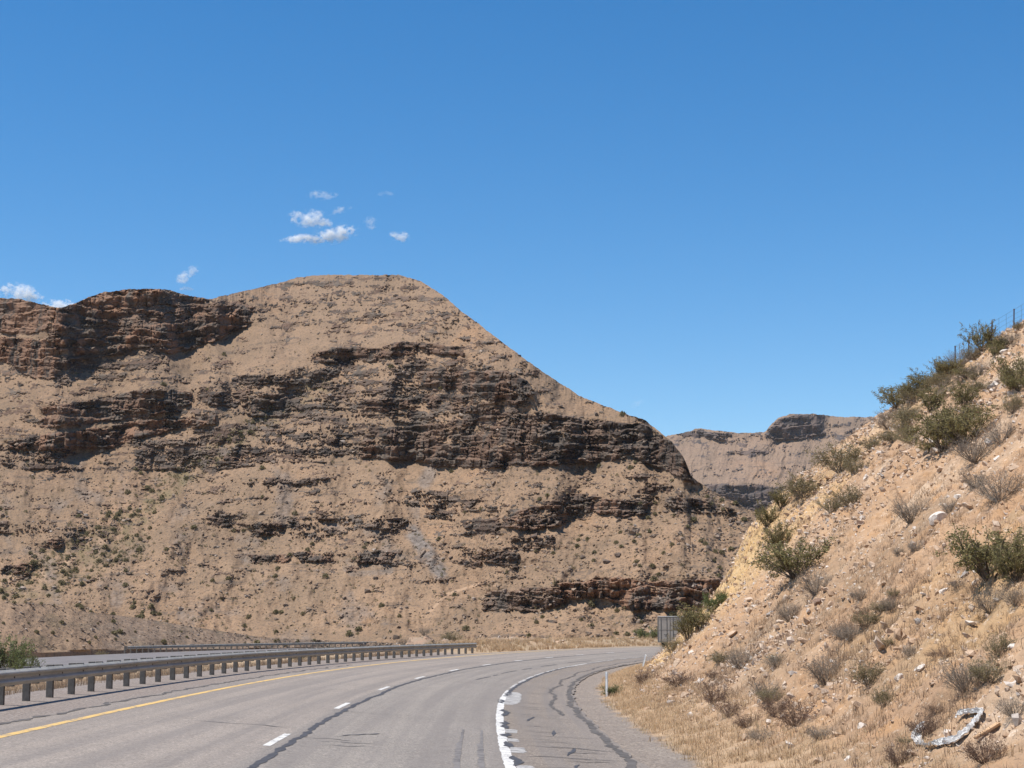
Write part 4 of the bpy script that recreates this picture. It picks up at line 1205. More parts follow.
M['drab'] = grass_mat('drab_grass', [(0, (0.22, 0.145, 0.095)), (0.4, (0.31, 0.215, 0.14)), (0.75, (0.40, 0.29, 0.19)), (1.0, (0.20, 0.16, 0.09))])
rs = np.random.RandomState(8)
n = 9000
tt = 17 + 107 * rs.rand(n) ** 1.2; ss = 2.9 + 2.6 * rs.rand(n) ** 1.3
k = rs.rand(n) < (0.35 + sstep(-.3, .3, fbm(tt * .5, ss * .8, 221, 3))) * sstep(2.9, 3.5, ss) * sstep(5.4, 4.2, ss)
tt, ss = tt[k], ss[k]; x, y = rpos(tt, ss)
grass('dry_verge_grass', x, y, zslope(tt, ss), 0.09 + .12 * rs.rand(len(tt)) ** 2, 13, np.full(len(tt), .009) + tt * .0001, M['straw'], 9, 1.1)
n = 34000
tt = 14 + 85 * rs.rand(n) ** 1.5; ss = 4.0 + 18 * rs.rand(n)
k = (rs.rand(n) < 0.14 + 0.8 * sstep(-0.1, .5, fbm(tt * .14, ss * .2, 223, 4))) & (ss < 8 + .4 * tt)
tt, ss = tt[k], ss[k]; x, y = rpos(tt, ss)
grass('dry_slope_grass', x, y, zslope(tt, ss), 0.08 + .12 * rs.rand(len(tt)), 14, np.full(len(tt), .006) + tt * .00008, M['drab'], 10, 1.1)
n = 1500
tt = 15 + 65 * rs.rand(n) ** 1.3; ss = 4.5 + 14 * rs.rand(n) ** 1.2
k = (rs.rand(n) < sstep(0.0, .4, fbm(tt * .18, ss * .22, 225, 4))) & (ss < 7 + .35 * tt)
tt, ss = tt[k], ss[k]; x, y = rpos(tt, ss)
M['weed'] = grass_mat('dead_weed', [(0, (0.17, 0.115, 0.08)), (0.5, (0.27, 0.19, 0.13)), (1.0, (0.34, 0.26, 0.17))])
grass('dry_low_weeds', x, y, zslope(tt, ss), 0.14 + .22 * rs.rand(len(tt)), 60, np.full(len(tt), .005) + tt * .00006, M['weed'], 14, .9, .16)
n = 9000
yy2 = 25 + 115 * rs.rand(n) ** 1.1; s2 = -11.2 - 20 * rs.rand(n) ** 1.6
xx, yb = rpos(yy2, s2)
k = (rs.rand(n) < 0.15 + sstep(-0.1, .4, fbm(xx * .2, yb * .2, 227, 4))) & (xx > xopp(yb) + OPW + 0.8)
xx, yb = xx[k], yb[k]
grass('dry_median_grass', xx, yb, gz(xx, yb), 0.16 + .2 * rs.rand(len(xx)), 11, .010 + yb * .0001, M['drab'], 12, .9)
n = 4200
tt = 118 + 90 * rs.rand(n); ss = -9.0 - 7 * rs.rand(n) ** 1.3
x, y = rpos(tt, ss)
k = rs.rand(n) < 0.2 + sstep(-.1, .4, fbm(x * .15, y * .15, 229, 3))
x, y = x[k], y[k]
grass('dry_bank_grass', x, y, gz(x, y), 0.25 + .25 * rs.rand(len(x)), 10, np.full(len(x), .035), M['straw'], 13, .6)

# ------------------------------------------------------------------ guardrails
def galv(name, a, b, rough):
    t = NT(name); P = t.coord('World')
    n = t.noise(P, 1.2, 5, 0.65); n2 = t.noise(t.scale(P, (1, 1, 6)), 3.0, 4, 0.7)
    c = t.mix(t.ramp(n, [(0.35, 0), (0.65, 1)]), a, b)
    c = t.mix(t.ramp(n2, [(0.55, 0), (0.75, .6)]), c, (0.11, 0.085, 0.065))
    t.color(c); t.rough(rough); t.b.inputs['Metallic'].default_value = 0.12
    return t.m
M['galv'] = galv('weathered_galvanised_steel', (0.30, 0.29, 0.26), (0.40, 0.385, 0.345), 0.6)
M['postw'] = plain('weathered_post', (0.125, 0.115, 0.104), 0.9, 0.35, 7)
M['bolt'] = plain('bolt_steel', (0.12, 0.11, 0.10), 0.6, 0.2, 9, 0.5)
PROF = [(0.0, 0.0), (0.012, 0.012), (0.03, 0.03), (0.08, 0.052), (0.083, 0.075), (0.08, 0.092), (0.03, 0.118), (0.002, 0.135), (-0.002, 0.155), (0.002, 0.175), (0.03, 0.192), (0.08, 0.218), (0.083, 0.235), (0.08, 0.258), (0.03, 0.28), (0.012, 0.298), (0.0, 0.31)]
def guardrail(path, zf, label, face, post_n, npost, top=0.70, group=None, sub=4):
    """path(k) -> (x, y) at post k; zf: ground height; face: +1 when the beam is on the right of the direction of travel"""
    x0, y0 = path(0); root = empty('guardrail', (x0, y0, zf(x0, y0)))
    tag(root, label, 'guardrail', group)
    inv = Vector(root.location)
    ks = np.linspace(0, npost - 1, (npost - 1) * sub + 1)
    pts = [path(k) for k in ks]
    zb = np.array([zf(*p) for p in pts]); zb = gblur(zb[None, :], 6, 1)[0]
    rings = []; back = []
    for i, (x, y) in enumerate(pts):
        a = pts[max(i - 1, 0)]; b = pts[min(i + 1, len(pts) - 1)]
        d = Vector((b[0] - a[0], b[1] - a[1])).normalized(); nrm = Vector((d.y, -d.x)) * face
        for lst, th in ((rings, 0.0), (back, -0.004)):
            lst.append([(x + nrm.x * (0.16 + q + th) - inv.x, y + nrm.y * (0.16 + q + th) - inv.y, zb[i] + top - 0.31 + h - inv.z) for q, h in PROF])
    nP = len(PROF)
    A = np.array(rings).reshape(-1, 3); B = np.array(back).reshape(-1, 3)
    fa = grid_faces(len(pts), nP); V = np.concatenate([A, B]); o = len(A)
    edge = []
    for i in range(len(pts) - 1):
        for c_ in (0, nP - 1):
            edge.append((i * nP + c_, (i + 1) * nP + c_, o + (i + 1) * nP + c_, o + i * nP + c_))
    obj('rail_beam', mesh_np('rail_beam', V, [fa if face < 0 else fa[:, ::-1], (fa if face > 0 else fa[:, ::-1]) + o, np.array(edge)], M['galv'], True), root)
    pm = MB(); pm.box((0, 0, top / 2 - 0.2), (0.105, 0.15, top + 0.44), 0, 0.008); pme = pm.mesh('post', M['postw'])
    bm_ = MB(); bm_.box((0, 0, top - 0.155), (0.10, 0.16, 0.36), 0, 0.008); bme = bm_.mesh('blockout', M['postw'])
    for k in range(npost):
        x, y = path(k); a = path(max(k - .3, 0)); b = path(min(k + .3, npost - 1))
        d = Vector((b[0] - a[0], b[1] - a[1])).normalized(); nrm = Vector((d.y, -d.x)) * face
        zz = float(np.interp(k, ks, zb))
        rz = math.atan2(nrm.y, nrm.x) - math.pi / 2
        p = obj('post', pme, root); p.location = (x - nrm.x * .10 - inv.x, y - nrm.y * .10 - inv.y, zz - inv.z); p.rotation_euler = (0, 0, rz + 0.03 * math.sin(k * 2.3))
        q = obj('blockout', bme, root); q.location = (x + nrm.x * .081 - inv.x, y + nrm.y * .081 - inv.y, zz - inv.z); q.rotation_euler = (0, 0, rz)
        p.scale = q.scale = (1, 1, 1)
    bo = MB()
    for k in range(npost):
        x, y = path(k); a = path(max(k - .3, 0)); b = path(min(k + .3, npost - 1))
        d = Vector((b[0] - a[0], b[1] - a[1])).normalized(); nrm = Vector((d.y, -d.x)) * face
        zz = float(np.interp(k, ks, zb))
        bo.lathe((x + nrm.x * .155 - inv.x, y + nrm.y * .155 - inv.y, zz + top - .155 - inv.z), (nrm.x, nrm.y, 0), [(0, .02), (0.018, .02), (0.022, .0)], 8)
    bo.build('bolts', M['bolt'], root)
    return root
s_rail = curve([(0, -9.85), (62, -9.80), (90, -9.4), (116, -8.95)])
def railpath(k):
    tq_ = 19.0 + 1.905 * k
    x, y = rpos(tq_, float(s_rail(tq_))); return float(x), float(y)
zsm = lambda x, y: float(zprof_l(rinv(x, y)[1]))
guardrail(railpath, zsm, 'long grey steel guardrail on dark posts along the left shoulder of the curve', 1, None, 51)
def opppath(k):
    y = 183.0 + 1.9 * k
    return float(xopp(y)) - 0.9, y
guardrail(opppath, lambda x, y: OPZ - 0.0, 'distant grey guardrail along the far edge of the opposite road', 1, None, 44, 0.74)
def bendpath(k):
    return 10.2 + 1.85 * k, 194.0 + 0.45 * k
guardrail(bendpath, lambda x, y: float(gz(x, y)), 'short piece of guardrail far off at the bend of the road', 1, None, 3, 0.72)

# ------------------------------------------------------------------ marker posts
M['white_plastic'] = plain('white_plastic', (0.55, 0.55, 0.53), 0.5, 0.12, 8)
M['reflector'] = plain('reflector_sheet', (0.42, 0.43, 0.46), 0.3, 0.1, 8)
M['yellow_plastic'] = plain('yellow_plastic', (0.70, 0.42, 0.06), 0.5, 0.12, 8)
def marker(p, h, label, mat, tilt=(0, 0, 0), refl=True):
    e = empty('marker_post', p)
    e.rotation_euler = (tilt[0], tilt[1], tilt[2] - 1.0)
    tag(e, label, 'marker post')
    mb = MB(); mb.box((0, 0, h / 2 - 0.1), (0.11, 0.022, h + 0.2), 0, 0.004)
    mb.box((-0.05, -0.016, h / 2 - .1), (0.012, 0.012, h + 0.2)); mb.box((0.05, -0.016, h / 2 - .1), (0.012, 0.012, h + 0.2))
    mb.build('post', M[mat], e)
    if refl:
        r_ = MB(); r_.box((0, -0.0145, h - 0.13), (0.074, 0.006, 0.16), 0, 0.002); r_.build('reflector', M['reflector'], e)
    return e
p = hit(607, 697) or Vector((3.5, 62, -.1))
marker(p, 24.5 * p.y / F, 'upright white roadside marker post standing in dry grass by a green weed', 'white_plastic')
pw = hit(612, 698) or p
plant('green', (p.x + 0.22, p.y + 0.25, p.z), 0.42, 'low green weed growing at the foot of the upright white marker post', None, 1.5)
p2 = hit_down(643, 667)
marker(p2, 13 * p2.y / F, 'tilted white marker post at the foot of the slope where the road disappears', 'white_plastic', (0.0, 0.42, 0))
def gpt(u, Y):
    dx, dy, dz = ray(u, 640)
    x = float(dx / dy * Y); return Vector((x, Y, float(gz(x, Y))))
p3 = gpt(587, 190)
marker(p3, 0.85, 'thin yellow marker post in weeds across the bend', 'yellow_plastic', (0, 0, 0), False)

for kind, u, Y, h, wf, lab in [
    ('green', 8, 100, 2.2, 1.1, 'green creosote bush behind the left end of the guardrail'),
    ('green', 30, 98, 1.5, .9, 'smaller green bush between the creosote bush and the guardrail'),
    ('olive', 50, 96, .7, 1.2, 'straw coloured weed behind the left end of the guardrail'),
    ('olive', 163, 98, .6, 1.3, 'pale weed behind the guardrail in front of the opposite road'),
    ('olive', 184, 104, .6, 1.2, 'pale weed right of another behind the guardrail'),
    ('olive', 299, 150, .9, 1.6, 'light green brush where the two guardrails overlap'),
    ('olive', 312, 152, .9, 1.6, 'light green brush right of other brush where the guardrails overlap'),
    ('olive', 102, 192, 1.1, 1.3, 'pale green weed at the left end of the distant guardrail'),
    ('grey', 404, 156, .9, 1.3, 'grey weed on the left flank of the pinkish spoil mound'),
    ('brown', 470, 162, 1.0, 1.4, 'brown weed on the rocky bank past the guardrail end'),
    ('grey', 492, 166, .9, 1.4, 'grey weed at the far end of the rocky bank past the guardrail'),
    ('olive', 437, 156, 1.0, 1.4, 'yellow green weed on the spoil mound past the guardrail'),
    ('olive', 452, 160, 1.3, 1.2, 'grey olive brush on the bank past the guardrail end'),
    ('grey', 424, 158, 1.0, 1.2, 'grey weed on top of the pinkish spoil mound'),
    ('green', 541, 184, .55, 1.4, 'small green weed at the far road edge left of the dark weeds'),
    ('green', 575, 189, 1.0, 1.4, 'dark green weed at the far road edge left of the yellow post'),
    ('green', 584, 189, .9, 1.4, 'dark green weed at the far road edge touching the yellow post'),
    ('olive', 597, 190, .7, 1.5, 'olive weed right of the yellow post at the far road edge'),
    ('green', 625, 190, .55, 1.8, 'bright green low weed at the far road edge left of the truck'),
    ('green', 649, 192, 1.7, 1.4, 'full green bush behind the left corner of the truck'),
    ('olive', 641, 194, 1.1, 1.2, 'olive weed left of the full green bush near the truck'),
]:
    p = gpt(u, Y)
    plant(kind, p, h, lab, None, wf)

# ------------------------------------------------------------------ truck disappearing round the bend
M['truck_grey'] = plain('grey_truck_panel', (0.27, 0.243, 0.215), 0.5, 0.12, 1.5)
M['truck_roof'] = plain('pale_truck_roof', (0.50, 0.50, 0.50), 0.5, 0.1, 1.5)
M['truck_dark'] = plain('dark_steel', (0.06, 0.058, 0.056), 0.6, 0.2, 4)
M['tyre'] = plain('tyre_rubber', (0.03, 0.03, 0.03), 0.85, 0.2, 6)
M['rim'] = plain('wheel_rim', (0.42, 0.42, 0.42), 0.4, 0.1, 4, 0.5)
M['lamp_red'] = plain('red_lamp_lens', (0.30, 0.03, 0.02), 0.3, 0.1, 4)
Yt = 170.0
dx, dy, dz = ray(658.0, 648)
xt = float(dx / dy * Yt); tt_, st_ = rinv(xt, Yt)
hd = math.radians(20.0)
W2, HB, LB, FL = 1.27, 2.50, 5.6, 0.50
root = empty('truck', (xt + W2 * math.cos(hd), Yt - W2 * math.sin(hd), float(zroad(st_)) - 0.06), -hd)
tag(root, 'grey box truck seen from behind, half hidden by bushes at the bend', 'truck')
mb = MB(); mb.box((0, LB / 2, FL + HB / 2), (2 * W2, LB, HB), 0, 0.04); bx = mb.build('cargo_box', M['truck_grey'], root)
mb = MB(); mb.box((0, LB / 2, FL + HB + 0.02), (2 * W2 + .02, LB + .02, 0.05), 0, 0.012); mb.build('roof', M['truck_roof'], bx)
for sg in (-1, 1):
    mb = MB(); mb.box((sg * W2 * .485, -0.022, FL + HB / 2), (W2 * .93, 0.04, HB - .14), 0, 0.01)
    mb.box((sg * W2 * .485, -0.05, FL + HB * .5), (W2 * .93, 0.03, 0.07)); mb.box((sg * W2 * .485, -0.05, FL + HB * .9), (W2 * .93, 0.02, 0.05))
    d_ = mb.build('rear_door', M['truck_grey'], root)
    mb = MB()
    for q in (0.25, 0.72):
        mb.tube([(sg * W2 * q, -0.07, FL + .05), (sg * W2 * q, -0.07, FL + HB - .06)], 0.02, 6)
    mb.box((sg * W2 * .36, -0.085, FL + .75), (.3, .03, .05)); mb.build('lock_bar', M['truck_dark'], d_)
mb = MB()
for sg in (-1, 1): mb.box((sg * (W2 - .03), -0.03, FL + HB / 2), (.09, .08, HB))
mb.box((0, -0.03, FL + HB - .035), (2 * W2 - .12, .075, .09)); mb.box((0, -0.03, FL + .02), (2 * W2 - .12, .075, .10)); mb.box((0, -.045, FL + HB * .5), (.05, .05, HB - .2))
M['truck_frame'] = plain('dull_truck_frame', (0.15, 0.138, 0.125), 0.6, 0.15, 3)
mb.build('door_frame', M['truck_frame'], root)
mb = MB(); mb.box((0, 0.06, .50), (2.0, .10, .12), 0, .02)
for sg in (-1, 1): mb.box((sg * .7, .06, .66), (.07, .07, .30))
mb.build('rear_bumper', M['truck_dark'], root)
mb = MB()
for sg in (-1, 1): mb.box((sg * .42, 3.4, .70), (.09, 6.6, .20))
for yq in (.5, 2, 3.5, 5): mb.box((0, yq, .70), (.75, .08, .14))
mb.build('chassis', M['truck_dark'], root)
for sg in (-1, 1):
    mb = MB(); mb.box((sg * .85, -0.004, .62), (.22, .05, .09), 0, .01); mb.build('tail_lamp', M['lamp_red'], root)
for yq, dbl in ((1.6, True), (6.3, False)):
    for sg in (-1, 1):
        cx_ = sg * (W2 - (.27 if dbl else .14)); wd = .50 if dbl else .25
        mb = MB(); mb.lathe((cx_ - wd / 2, yq, .47), (1, 0, 0), [(0, .20), (0, .40), (.03, .46), (wd * .5, .47), (wd - .03, .46), (wd, .40), (wd, .20)], 20)
        wh = mb.build('wheel', M['tyre'], root, True)
        mb = MB(); mb.lathe((cx_ - sg * wd * .1 * 0 - wd / 2 + .02, yq, .47), (1, 0, 0), [(0, .02), (0, .21), (wd - .04, .21), (wd - .04, .02)], 16); mb.build('rim', M['rim'], wh)
mb = MB(); mb.box((0, 6.6, 1.35), (2.0, 1.7, 1.5), 0, .15); cab = mb.build('cab', M['truck_roof'], root)
mb = MB(); mb.box((0, 7.445, 1.65), (1.7, .03, .6), 0, .01)
for sg in (-1, 1): mb.box((sg * 1.005, 6.7, 1.68), (.02, 1.0, .5), 0, .005)
M['glass'] = plain('dark_glass', (0.02, 0.025, 0.03), 0.1, 0.1, 2, 0, .6)
mb.build('window', M['glass'], cab)

# ------------------------------------------------------------------ wire fence on top of the slope
M['fence_post'] = plain('rusty_fence_post', (0.075, 0.05, 0.045), 0.8, 0.3, 9)
M['wire'] = plain('fence_wire', (0.12, 0.115, 0.11), 0.6, 0.2, 9, 0.4)
fp = []
for u, v in ((955, 367), (968.7, 356), (992, 343), (1014, 330), (1040, 318), (1066, 306)):
    p = hit_down(u, v)
    if p is not None: fp.append(p)
root = empty('wire_fence', fp[0]); o0 = Vector(fp[0])
tag(root, 'rusty wire fence on thin posts along the top of the roadside slope', 'fence')
HP = 0.98
for p in fp:
    mb = MB(); mb.box((0, 0, HP / 2 - .15), (.055, .012, HP + .3)); mb.box((0, .022, HP / 2 - .15), (.012, .034, HP + .3)); mb.box((0, -.0, HP - .02), (.06, .06, .03))
    o = mb.build('post', M['fence_post'], root); o.location = p - o0; o.rotation_euler = (0.03, 0.04, 0.6)
for hh in (.25, .48, .70, .92):
    mb = MB(); mb.tube([p - o0 + Vector((0, 0, hh)) for p in fp], 0.0045, 4); mb.build('wire', M['wire'], root)
for a, b in zip(fp[:-1], fp[1:]):
    for q in (.33, .66):
        m_ = a.lerp(b, q) - o0
        mb = MB(); mb.tube([m_ + Vector((0, 0, .2)), m_ + Vector((0.02, 0, .95))], 0.005, 4); mb.build('stay', M['wire'], root)

# ------------------------------------------------------------------ plastic sheet and plank on the slope
t = NT('crumpled_plastic')
t.color(t.ramp(t.noise(t.coord('World'), 9.0, 4, .7), [(.35, (.66, .65, .635)), (.7, (.50, .47, .43))])); t.rough(0.65)
n_ = t.noise(t.coord('World'), 22.0, 4, 0.7, 1.0); t.bump(n_, 0.8, 0.03)
M['plastic'] = t.m
def ribbon(pix, wid, seed):
    C = []
    for u, v in pix:
        p = hit(u, v); C.append(p + Vector((-0.02, 0, 0.05)))
    C = np.array(C); L = np.concatenate([[0], np.cumsum(np.linalg.norm(np.diff(C, axis=0), axis=1))])
    n = 120; q = np.linspace(0, L[-1], n)
    P_ = np.stack([np.interp(q, L, C[:, k]) for k in range(3)], 1); P_ = gblur(P_, 2.0, 0)
    wv = 0.78 * np.interp(np.linspace(0, 1, n), np.linspace(0, 1, len(wid)), wid)
    m = 15; V = []
    d = np.gradient(P_, axis=0); d /= np.linalg.norm(d, axis=1)[:, None]
    nrm = np.array([-0.62, -0.3, 0.72]); nrm /= np.linalg.norm(nrm)
    sd = np.cross(d, nrm); sd /= np.linalg.norm(sd, axis=1)[:, None]
    I, K = np.meshgrid(np.arange(n), np.arange(m), indexing='ij')
    edge = 1 + 0.45 * fbm(I * .33, np.sign(K - 7) * 5.0, seed, 4)
    off_ = (K / (m - 1) - .5) * wv[:, None] * 1.25 * edge
    hgt = 0.055 * np.abs(fbm(I * .22 + K * .10, K * .55, seed + 3, 4)) + 0.03 * fbm(I * .6, K * .8, seed + 5, 3) + 0.02 * np.cos((K / (m - 1) - .5) * 3.1)
    for lift in (0.0, -0.006):
        V.append((P_[:, None, :] + sd[:, None, :] * off_[..., None] + nrm * (hgt + lift)[..., None]).reshape(-1, 3))
    V = np.concatenate(V); fa = grid_faces(n, m); o = n * m
    rim = [q for i in range(n - 1) for c_ in (0, m - 1) for q in [(i * m + c_, (i + 1) * m + c_, o + (i + 1) * m + c_, o + i * m + c_)]]
    rim += [q for k in range(m - 1) for r_ in (0, (n - 1) * m) for q in [(r_ + k, r_ + k + 1, o + r_ + k + 1, o + r_ + k)]]
    return mesh_np('plastic_sheet', V, np.concatenate([fa, fa[:, ::-1] + o, np.array(rim)]), M['plastic'], False)
pl = ribbon([(928, 728), (921, 731), (918, 738), (921, 746), (928, 750), (938, 747), (948, 746), (956, 744), (962, 742), (968, 735), (976, 727), (983, 718), (986, 714), (980, 715), (970, 716), (962, 717), (960, 722)], [.10, .16, .15, .12, .10, .05, .035, .05, .12, .13, .12, .11, .11, .08, .07, .10, .10], 5)
tag(obj('plastic_sheet', pl), 'long crumpled white plastic sheet lying across dry weeds low on the slope', 'plastic sheet')
a, b = hit(977, 742), hit(1001, 727)
t = NT('pale_plank'); P = t.coord('Object'); n_ = t.noise(t.scale(P, (1, 12, 12)), 4.0, 4, .6)
t.color(t.ramp(n_, [(.35, (0.42, .25, .13)), (.65, (.56, .37, .22))])); M['plank'] = t.m
dv = b - a; Lp = dv.length
mb = MB(); mb.box((0, 0, 0), (Lp, .075, .03), 0, .004)
o = mb.build('plank', M['plank']); o.location = (a + b) / 2 + Vector((-.02, 0, .045)); o.rotation_euler = dv.to_track_quat('X', 'Z').to_euler()
tag(o, 'short tan wooden plank lying on the slope right of the white plastic sheet', 'plank')

# ------------------------------------------------------------------ shrubs and loose rock on the hills
M['hill_shrub'] = foliage_mat('hill_shrub_leaf', [(0.13, 0.115, 0.055), (0.17, 0.145, 0.072), (0.23, 0.19, 0.105)])
sh = []
for v in range(4):
    rs = np.random.RandomState(600 + v)
    n = 90
    d = rs.randn(n, 3); d /= np.linalg.norm(d, axis=1)[:, None]; d[:, 2] = np.abs(d[:, 2])
    C = d * (0.30 + 0.70 * rs.rand(n, 1) ** .6) * (0.42, 0.42, 0.62)
    V, Q = leaf_quads(rs, C, 0.16)
    sh.append(mesh_np('hill_shrub', V, Q, M['hill_shrub']))
rs = np.random.RandomState(31)
cand = []
vm = sstep(-.3, .3, fbm(HU * .03, HV * .03, 611, 4))
green_band = np.zeros(HU.shape)
for (u0, v0), (u1, v1), wd in (((270, 415), (190, 470), 14), ((190, 470), (60, 560), 18), ((60, 560), (-20, 600), 18), ((140, 545), (60, 580), 18)):
    k = np.clip(((HU - u0) * (u1 - u0) + (HV - v0) * (v1 - v0)) / ((u1 - u0) ** 2 + (v1 - v0) ** 2), 0, 1)
    green_band = np.maximum(green_band, sstep(wd, wd * .3, np.hypot(HU - u0 - k * (u1 - u0), HV - v0 - k * (v1 - v0))))
wgt = (1 - HROCK) * (0.12 + 0.5 * vm) * (0.25 + 0.75 * sstep(450, 540, HV)) * (0.5 + 0.5 * sstep(520, 300, HU)) * (HU > -25) * (HU < 745) + 2.2 * green_band
wgt[HV < 280] = 0; wgt[:6] = 0
wgt = wgt.ravel() / wgt.sum()
idx = rs.choice(wgt.size, 1900, replace=False, p=wgt)
hp = HX.reshape(-1, 3)[idx]; hv = HV.ravel()[idx]
hsz = np.clip(0.62 * np.exp(0.35 * rs.randn(len(idx))), .4, 1.7)
rank = np.argsort(-(hsz / np.linalg.norm(hp, axis=1)))
G1 = 'small shrubs dotted over the far hillside'
for i in rank[:230]:
    o = obj('hill_shrub', sh[rs.randint(4)])
    o.location = hp[i]; o.scale = (hsz[i] * 1.15, hsz[i] * 1.15, hsz[i]); o.rotation_euler = (0, 0, rs.uniform(0, 6))
    tag(o, 'small dark green shrub dotted on the tan far hillside', 'shrub', G1)
def merged(name, pts, sz, protos, mat, seed):
    rs = np.random.RandomState(seed); Vs = []; Qs = []; o_ = 0
    for p, s in zip(pts, sz):
        me_ = protos[rs.randint(len(protos))]
        n_ = len(me_.vertices); V = np.empty(n_ * 3, np.float32); me_.vertices.foreach_get('co', V); V = V.reshape(-1, 3)[:120]
        a = rs.uniform(0, 6); c_, s_ = math.cos(a), math.sin(a)
        V = np.stack([V[:, 0] * c_ - V[:, 1] * s_, V[:, 0] * s_ + V[:, 1] * c_, V[:, 2]], 1) * s + p
        Vs.append(V); Qs.append(np.arange(len(V)).reshape(-1, 4) + o_); o_ += len(V)
    return tag(obj(name, mesh_np(name, np.concatenate(Vs), np.concatenate(Qs), mat)), kind='stuff')
merged('hill_scrub', hp[rank[230:]], hsz[rank[230:]], sh, M['hill_shrub'], 3)
# shrubs on the low rise
wk = np.ones(KU.shape) * (KU > -15) * (KU < 330) * 0.5; wk[:3] = 0; wk[-4:] *= 5 * (KU[-4:] < 60)
wk = (wk * (0.2 + sstep(-.2, .3, fbm(KU * .05, KV * .1, 613, 3)))).ravel(); wk /= wk.sum()
for j in rs.choice(wk.size, 34, replace=False, p=wk):
    p = KX.reshape(-1, 3)[j]; s = float(np.clip(.55 * math.exp(.35 * rs.randn()), .4, 1.5))
    o = obj('rise_shrub', sh[rs.randint(4)]); o.location = p; o.scale = (s * 1.1, s * 1.1, s); o.rotation_euler = (0, 0, rs.uniform(0, 6))
    tag(o, 'small dark shrub on the low gravel rise beyond the opposite road', 'shrub', 'small shrubs on the low gravel rise')
# loose rock
wr = (0.25 + 0.75 * sstep(0, .4, fbm(HU * .04, HV * .05, 617, 4))) * (HU > -20) * (HU < 750) * (0.6 + .4 * (HV > 450)) * (HV > 285)
wr[:4] = 0
wr = wr.ravel() / wr.sum()
idx = rs.choice(wr.size, 7000, replace=False, p=wr)
hp2 = HX.reshape(-1, 3)[idx]
tag(scatter_stones('hill_loose_rock', hp2, np.clip(.27 * np.exp(.55 * rs.randn(len(idx))), .12, 1.3), M['hill_stones'], 21, .3), kind='stuff')
wk2 = np.ones(KU.shape) * (KU > -15) * (KU < 400); wk2[:3] = 0
idx = rs.choice(KU.size, 900, replace=False, p=wk2.ravel() / wk2.sum())
n = 420
xs_, ys_ = -14 + 20 * rs.rand(n), 150 + 22 * rs.rand(n)
zs_ = gz(xs_, ys_); t_q, s_q = rinv(xs_, ys_); kq = s_q < -10
tag(scatter_stones('spoil_stones', np.stack([xs_, ys_, zs_], 1)[kq], np.clip(.16 * np.exp(.6 * rs.randn(n)), .06, .7)[kq], M['stones'], 29, .2), kind='stuff')
tag(scatter_stones('rise_loose_rock', KX.reshape(-1, 3)[idx], np.clip(.17 * np.exp(.5 * rs.randn(len(idx))), .08, .6), M['hill_stones'], 23, .3), kind='stuff')

# ------------------------------------------------------------------ clouds, far beyond the hills
def cloud_mat():
    t = NT('cloud_vapour')
    for nd in list(t.t.nodes):
        if nd.type == 'BSDF_PRINCIPLED': t.t.nodes.remove(nd)
    out = [n for n in t.t.nodes if n.type == 'OUTPUT_MATERIAL'][0]
    P = t.coord('Object')
    W_ = t.coord('World')
    nv = t.n('ShaderNodeTexNoise'); t.t.links.new(W_, nv.inputs['Vector']); nv.inputs['Scale'].default_value = 0.013; nv.inputs['Detail'].default_value = 5; nv.inputs['Roughness'].default_value = 0.6
    v1 = t.n('ShaderNodeVectorMath', operation='SUBTRACT'); t.t.links.new(nv.outputs['Color'], v1.inputs[0]); v1.inputs[1].default_value = (.5, .5, .5)
    v2 = t.n('ShaderNodeVectorMath', operation='SCALE'); t.t.links.new(v1.outputs[0], v2.inputs[0]); v2.inputs['Scale'].default_value = 2.3
    v3 = t.n('ShaderNodeVectorMath', operation='ADD'); t.t.links.new(P, v3.inputs[0]); t.t.links.new(v2.outputs[0], v3.inputs[1])
    ln = t.n('ShaderNodeVectorMath', operation='LENGTH'); t.t.links.new(v3.outputs[0], ln.inputs[0])
    l0 = t.n('ShaderNodeVectorMath', operation='LENGTH'); t.t.links.new(P, l0.inputs[0])
    n1 = t.noise(t.scale(W_, (1, 1, 1.5)), 0.034, 6, 0.72)
    f = t.math('SUBTRACT', t.math('SUBTRACT', 0.95, ln.outputs['Value']), t.math('MULTIPLY', t.math('SUBTRACT', n1, 0.40), 2.5))
    f = t.math('MULTIPLY', f, 1.8, True)
    f = t.math('MULTIPLY', f, t.ramp(l0.outputs['Value'], [(0.75, 1.0), (1.0, 0.0)]))
    oi = t.n('ShaderNodeObjectInfo')
    sep = t.n('ShaderNodeSeparateColor'); t.t.links.new(oi.outputs['Color'], sep.inputs[0])
    f = t.math('MULTIPLY', f, t.math('MULTIPLY', sep.outputs[0], 0.055))
    pv = t.n('ShaderNodeVolumePrincipled')
    pv.inputs['Color'].default_value = (1, 1, 1, 1); pv.inputs['Anisotropy'].default_value = 0.0
    t.t.links.new(f, pv.inputs['Density'])
    t.t.links.new(pv.outputs[0], out.inputs['Volume'])
    return t.m
M['cloud'] = cloud_mat()
mb = MB(); pr_ = [(-math.cos(a), math.sin(a)) for a in np.linspace(0.02, math.pi - .02, 14)]
mb.lathe((0, 0, 0), (0, 0, 1), pr_, 24); puff = mb.mesh('puff', M['cloud'], True)
CD = 9000.0
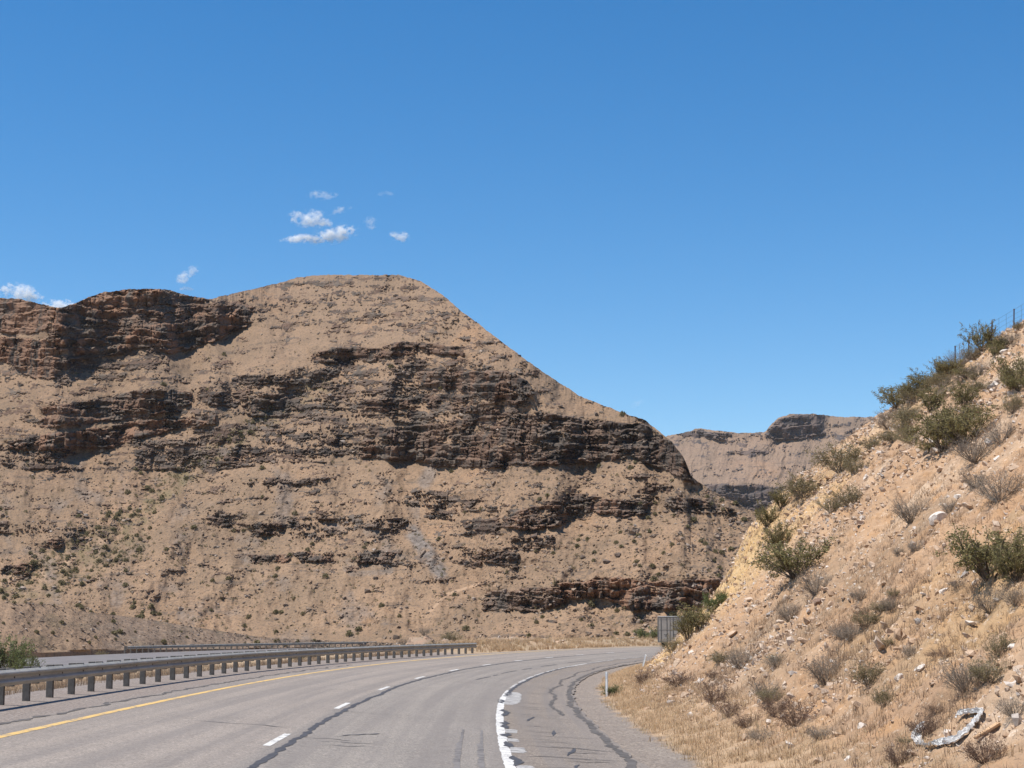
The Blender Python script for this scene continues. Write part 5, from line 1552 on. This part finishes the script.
def cloud(lobes, label, dens=1.0):
    u0, v0 = lobes[0][0], lobes[0][1]
    dx, dy, dz = [float(q) for q in ray(u0, v0)]; k = CD / dy
    c0 = Vector((dx * k, CD, CAMZ + dz * k)); e = empty('cloud', c0)
    tag(e, label, 'cloud', 'small white clouds over the hill')
    for i, (u, v, w_, h_, tilt) in enumerate(lobes):
        dx, dy, dz = [float(q) for q in ray(u, v)]; k = CD / dy
        o = obj('puff', puff, e); o.location = Vector((dx * k, CD + i * 7, CAMZ + dz * k)) - c0
        px_ = CD / F
        o.scale = (w_ * px_ * .66, max(h_, w_ * .5) * px_ * .40, h_ * px_ * .66); o.rotation_euler = (0, math.radians(-tilt), 0)
        o.color = (dens, dens, dens, 1)
cloud([(333, 234, 46, 18, 12), (303, 239, 46, 10, 0)], 'largest and brightest white cloud streak of the little group above the hill')
cloud([(309, 219, 38, 18, -4), (322, 222, 24, 10, 0)], 'white cloud puff just above the brightest streak', .8)
cloud([(339, 210, 24, 8, 15)], 'thin slanting wisp at the right of the upper cloud puff', .4)
cloud([(322, 195, 30, 11, 0)], 'faint topmost wisp above the little cloud group', .35)
cloud([(370, 224, 14, 14, 20)], 'small ragged wisp between the streak and the lone oval cloud', .4)
cloud([(400, 236, 20, 11, -10)], 'lone oval cloud at the right end of the group', .8)
cloud([(386, 194, 18, 6, 0)], 'faintest tiny wisp at the upper right of the group', .2)
cloud([(193, 271, 18, 10, 40), (184, 277, 12, 16, -50), (186, 288, 14, 6, 0)], 'small wisp shaped like a check mark above the left cliffs', .6)
cloud([(18, 294, 38, 20, -8), (30, 298, 26, 12, 0)], 'white cloud rising behind the far left cliff top', 1.2)
cloud([(58, 306, 36, 14, 0)], 'white cloud peeping from behind the saddle in the left cliffs', 1.2)
cloud([(638, 404, 16, 8, 30)], 'barely visible wisp low in the sky right of the hill', .12)

# ------------------------------------------------------------------ the air itself
t = NT('thin_haze')
for nd in list(t.t.nodes):
    if nd.type == 'BSDF_PRINCIPLED': t.t.nodes.remove(nd)
out = [n for n in t.t.nodes if n.type == 'OUTPUT_MATERIAL'][0]
pv = t.n('ShaderNodeVolumePrincipled'); pv.inputs['Color'].default_value = (0.80, 0.88, 1.0, 1); pv.inputs['Density'].default_value = HAZE
t.t.links.new(pv.outputs[0], out.inputs['Volume'])
mb = MB(); mb.box((0, 1500, 190), (9600, 6600, 410)); tag(mb.build('haze', t.m), kind='stuff')
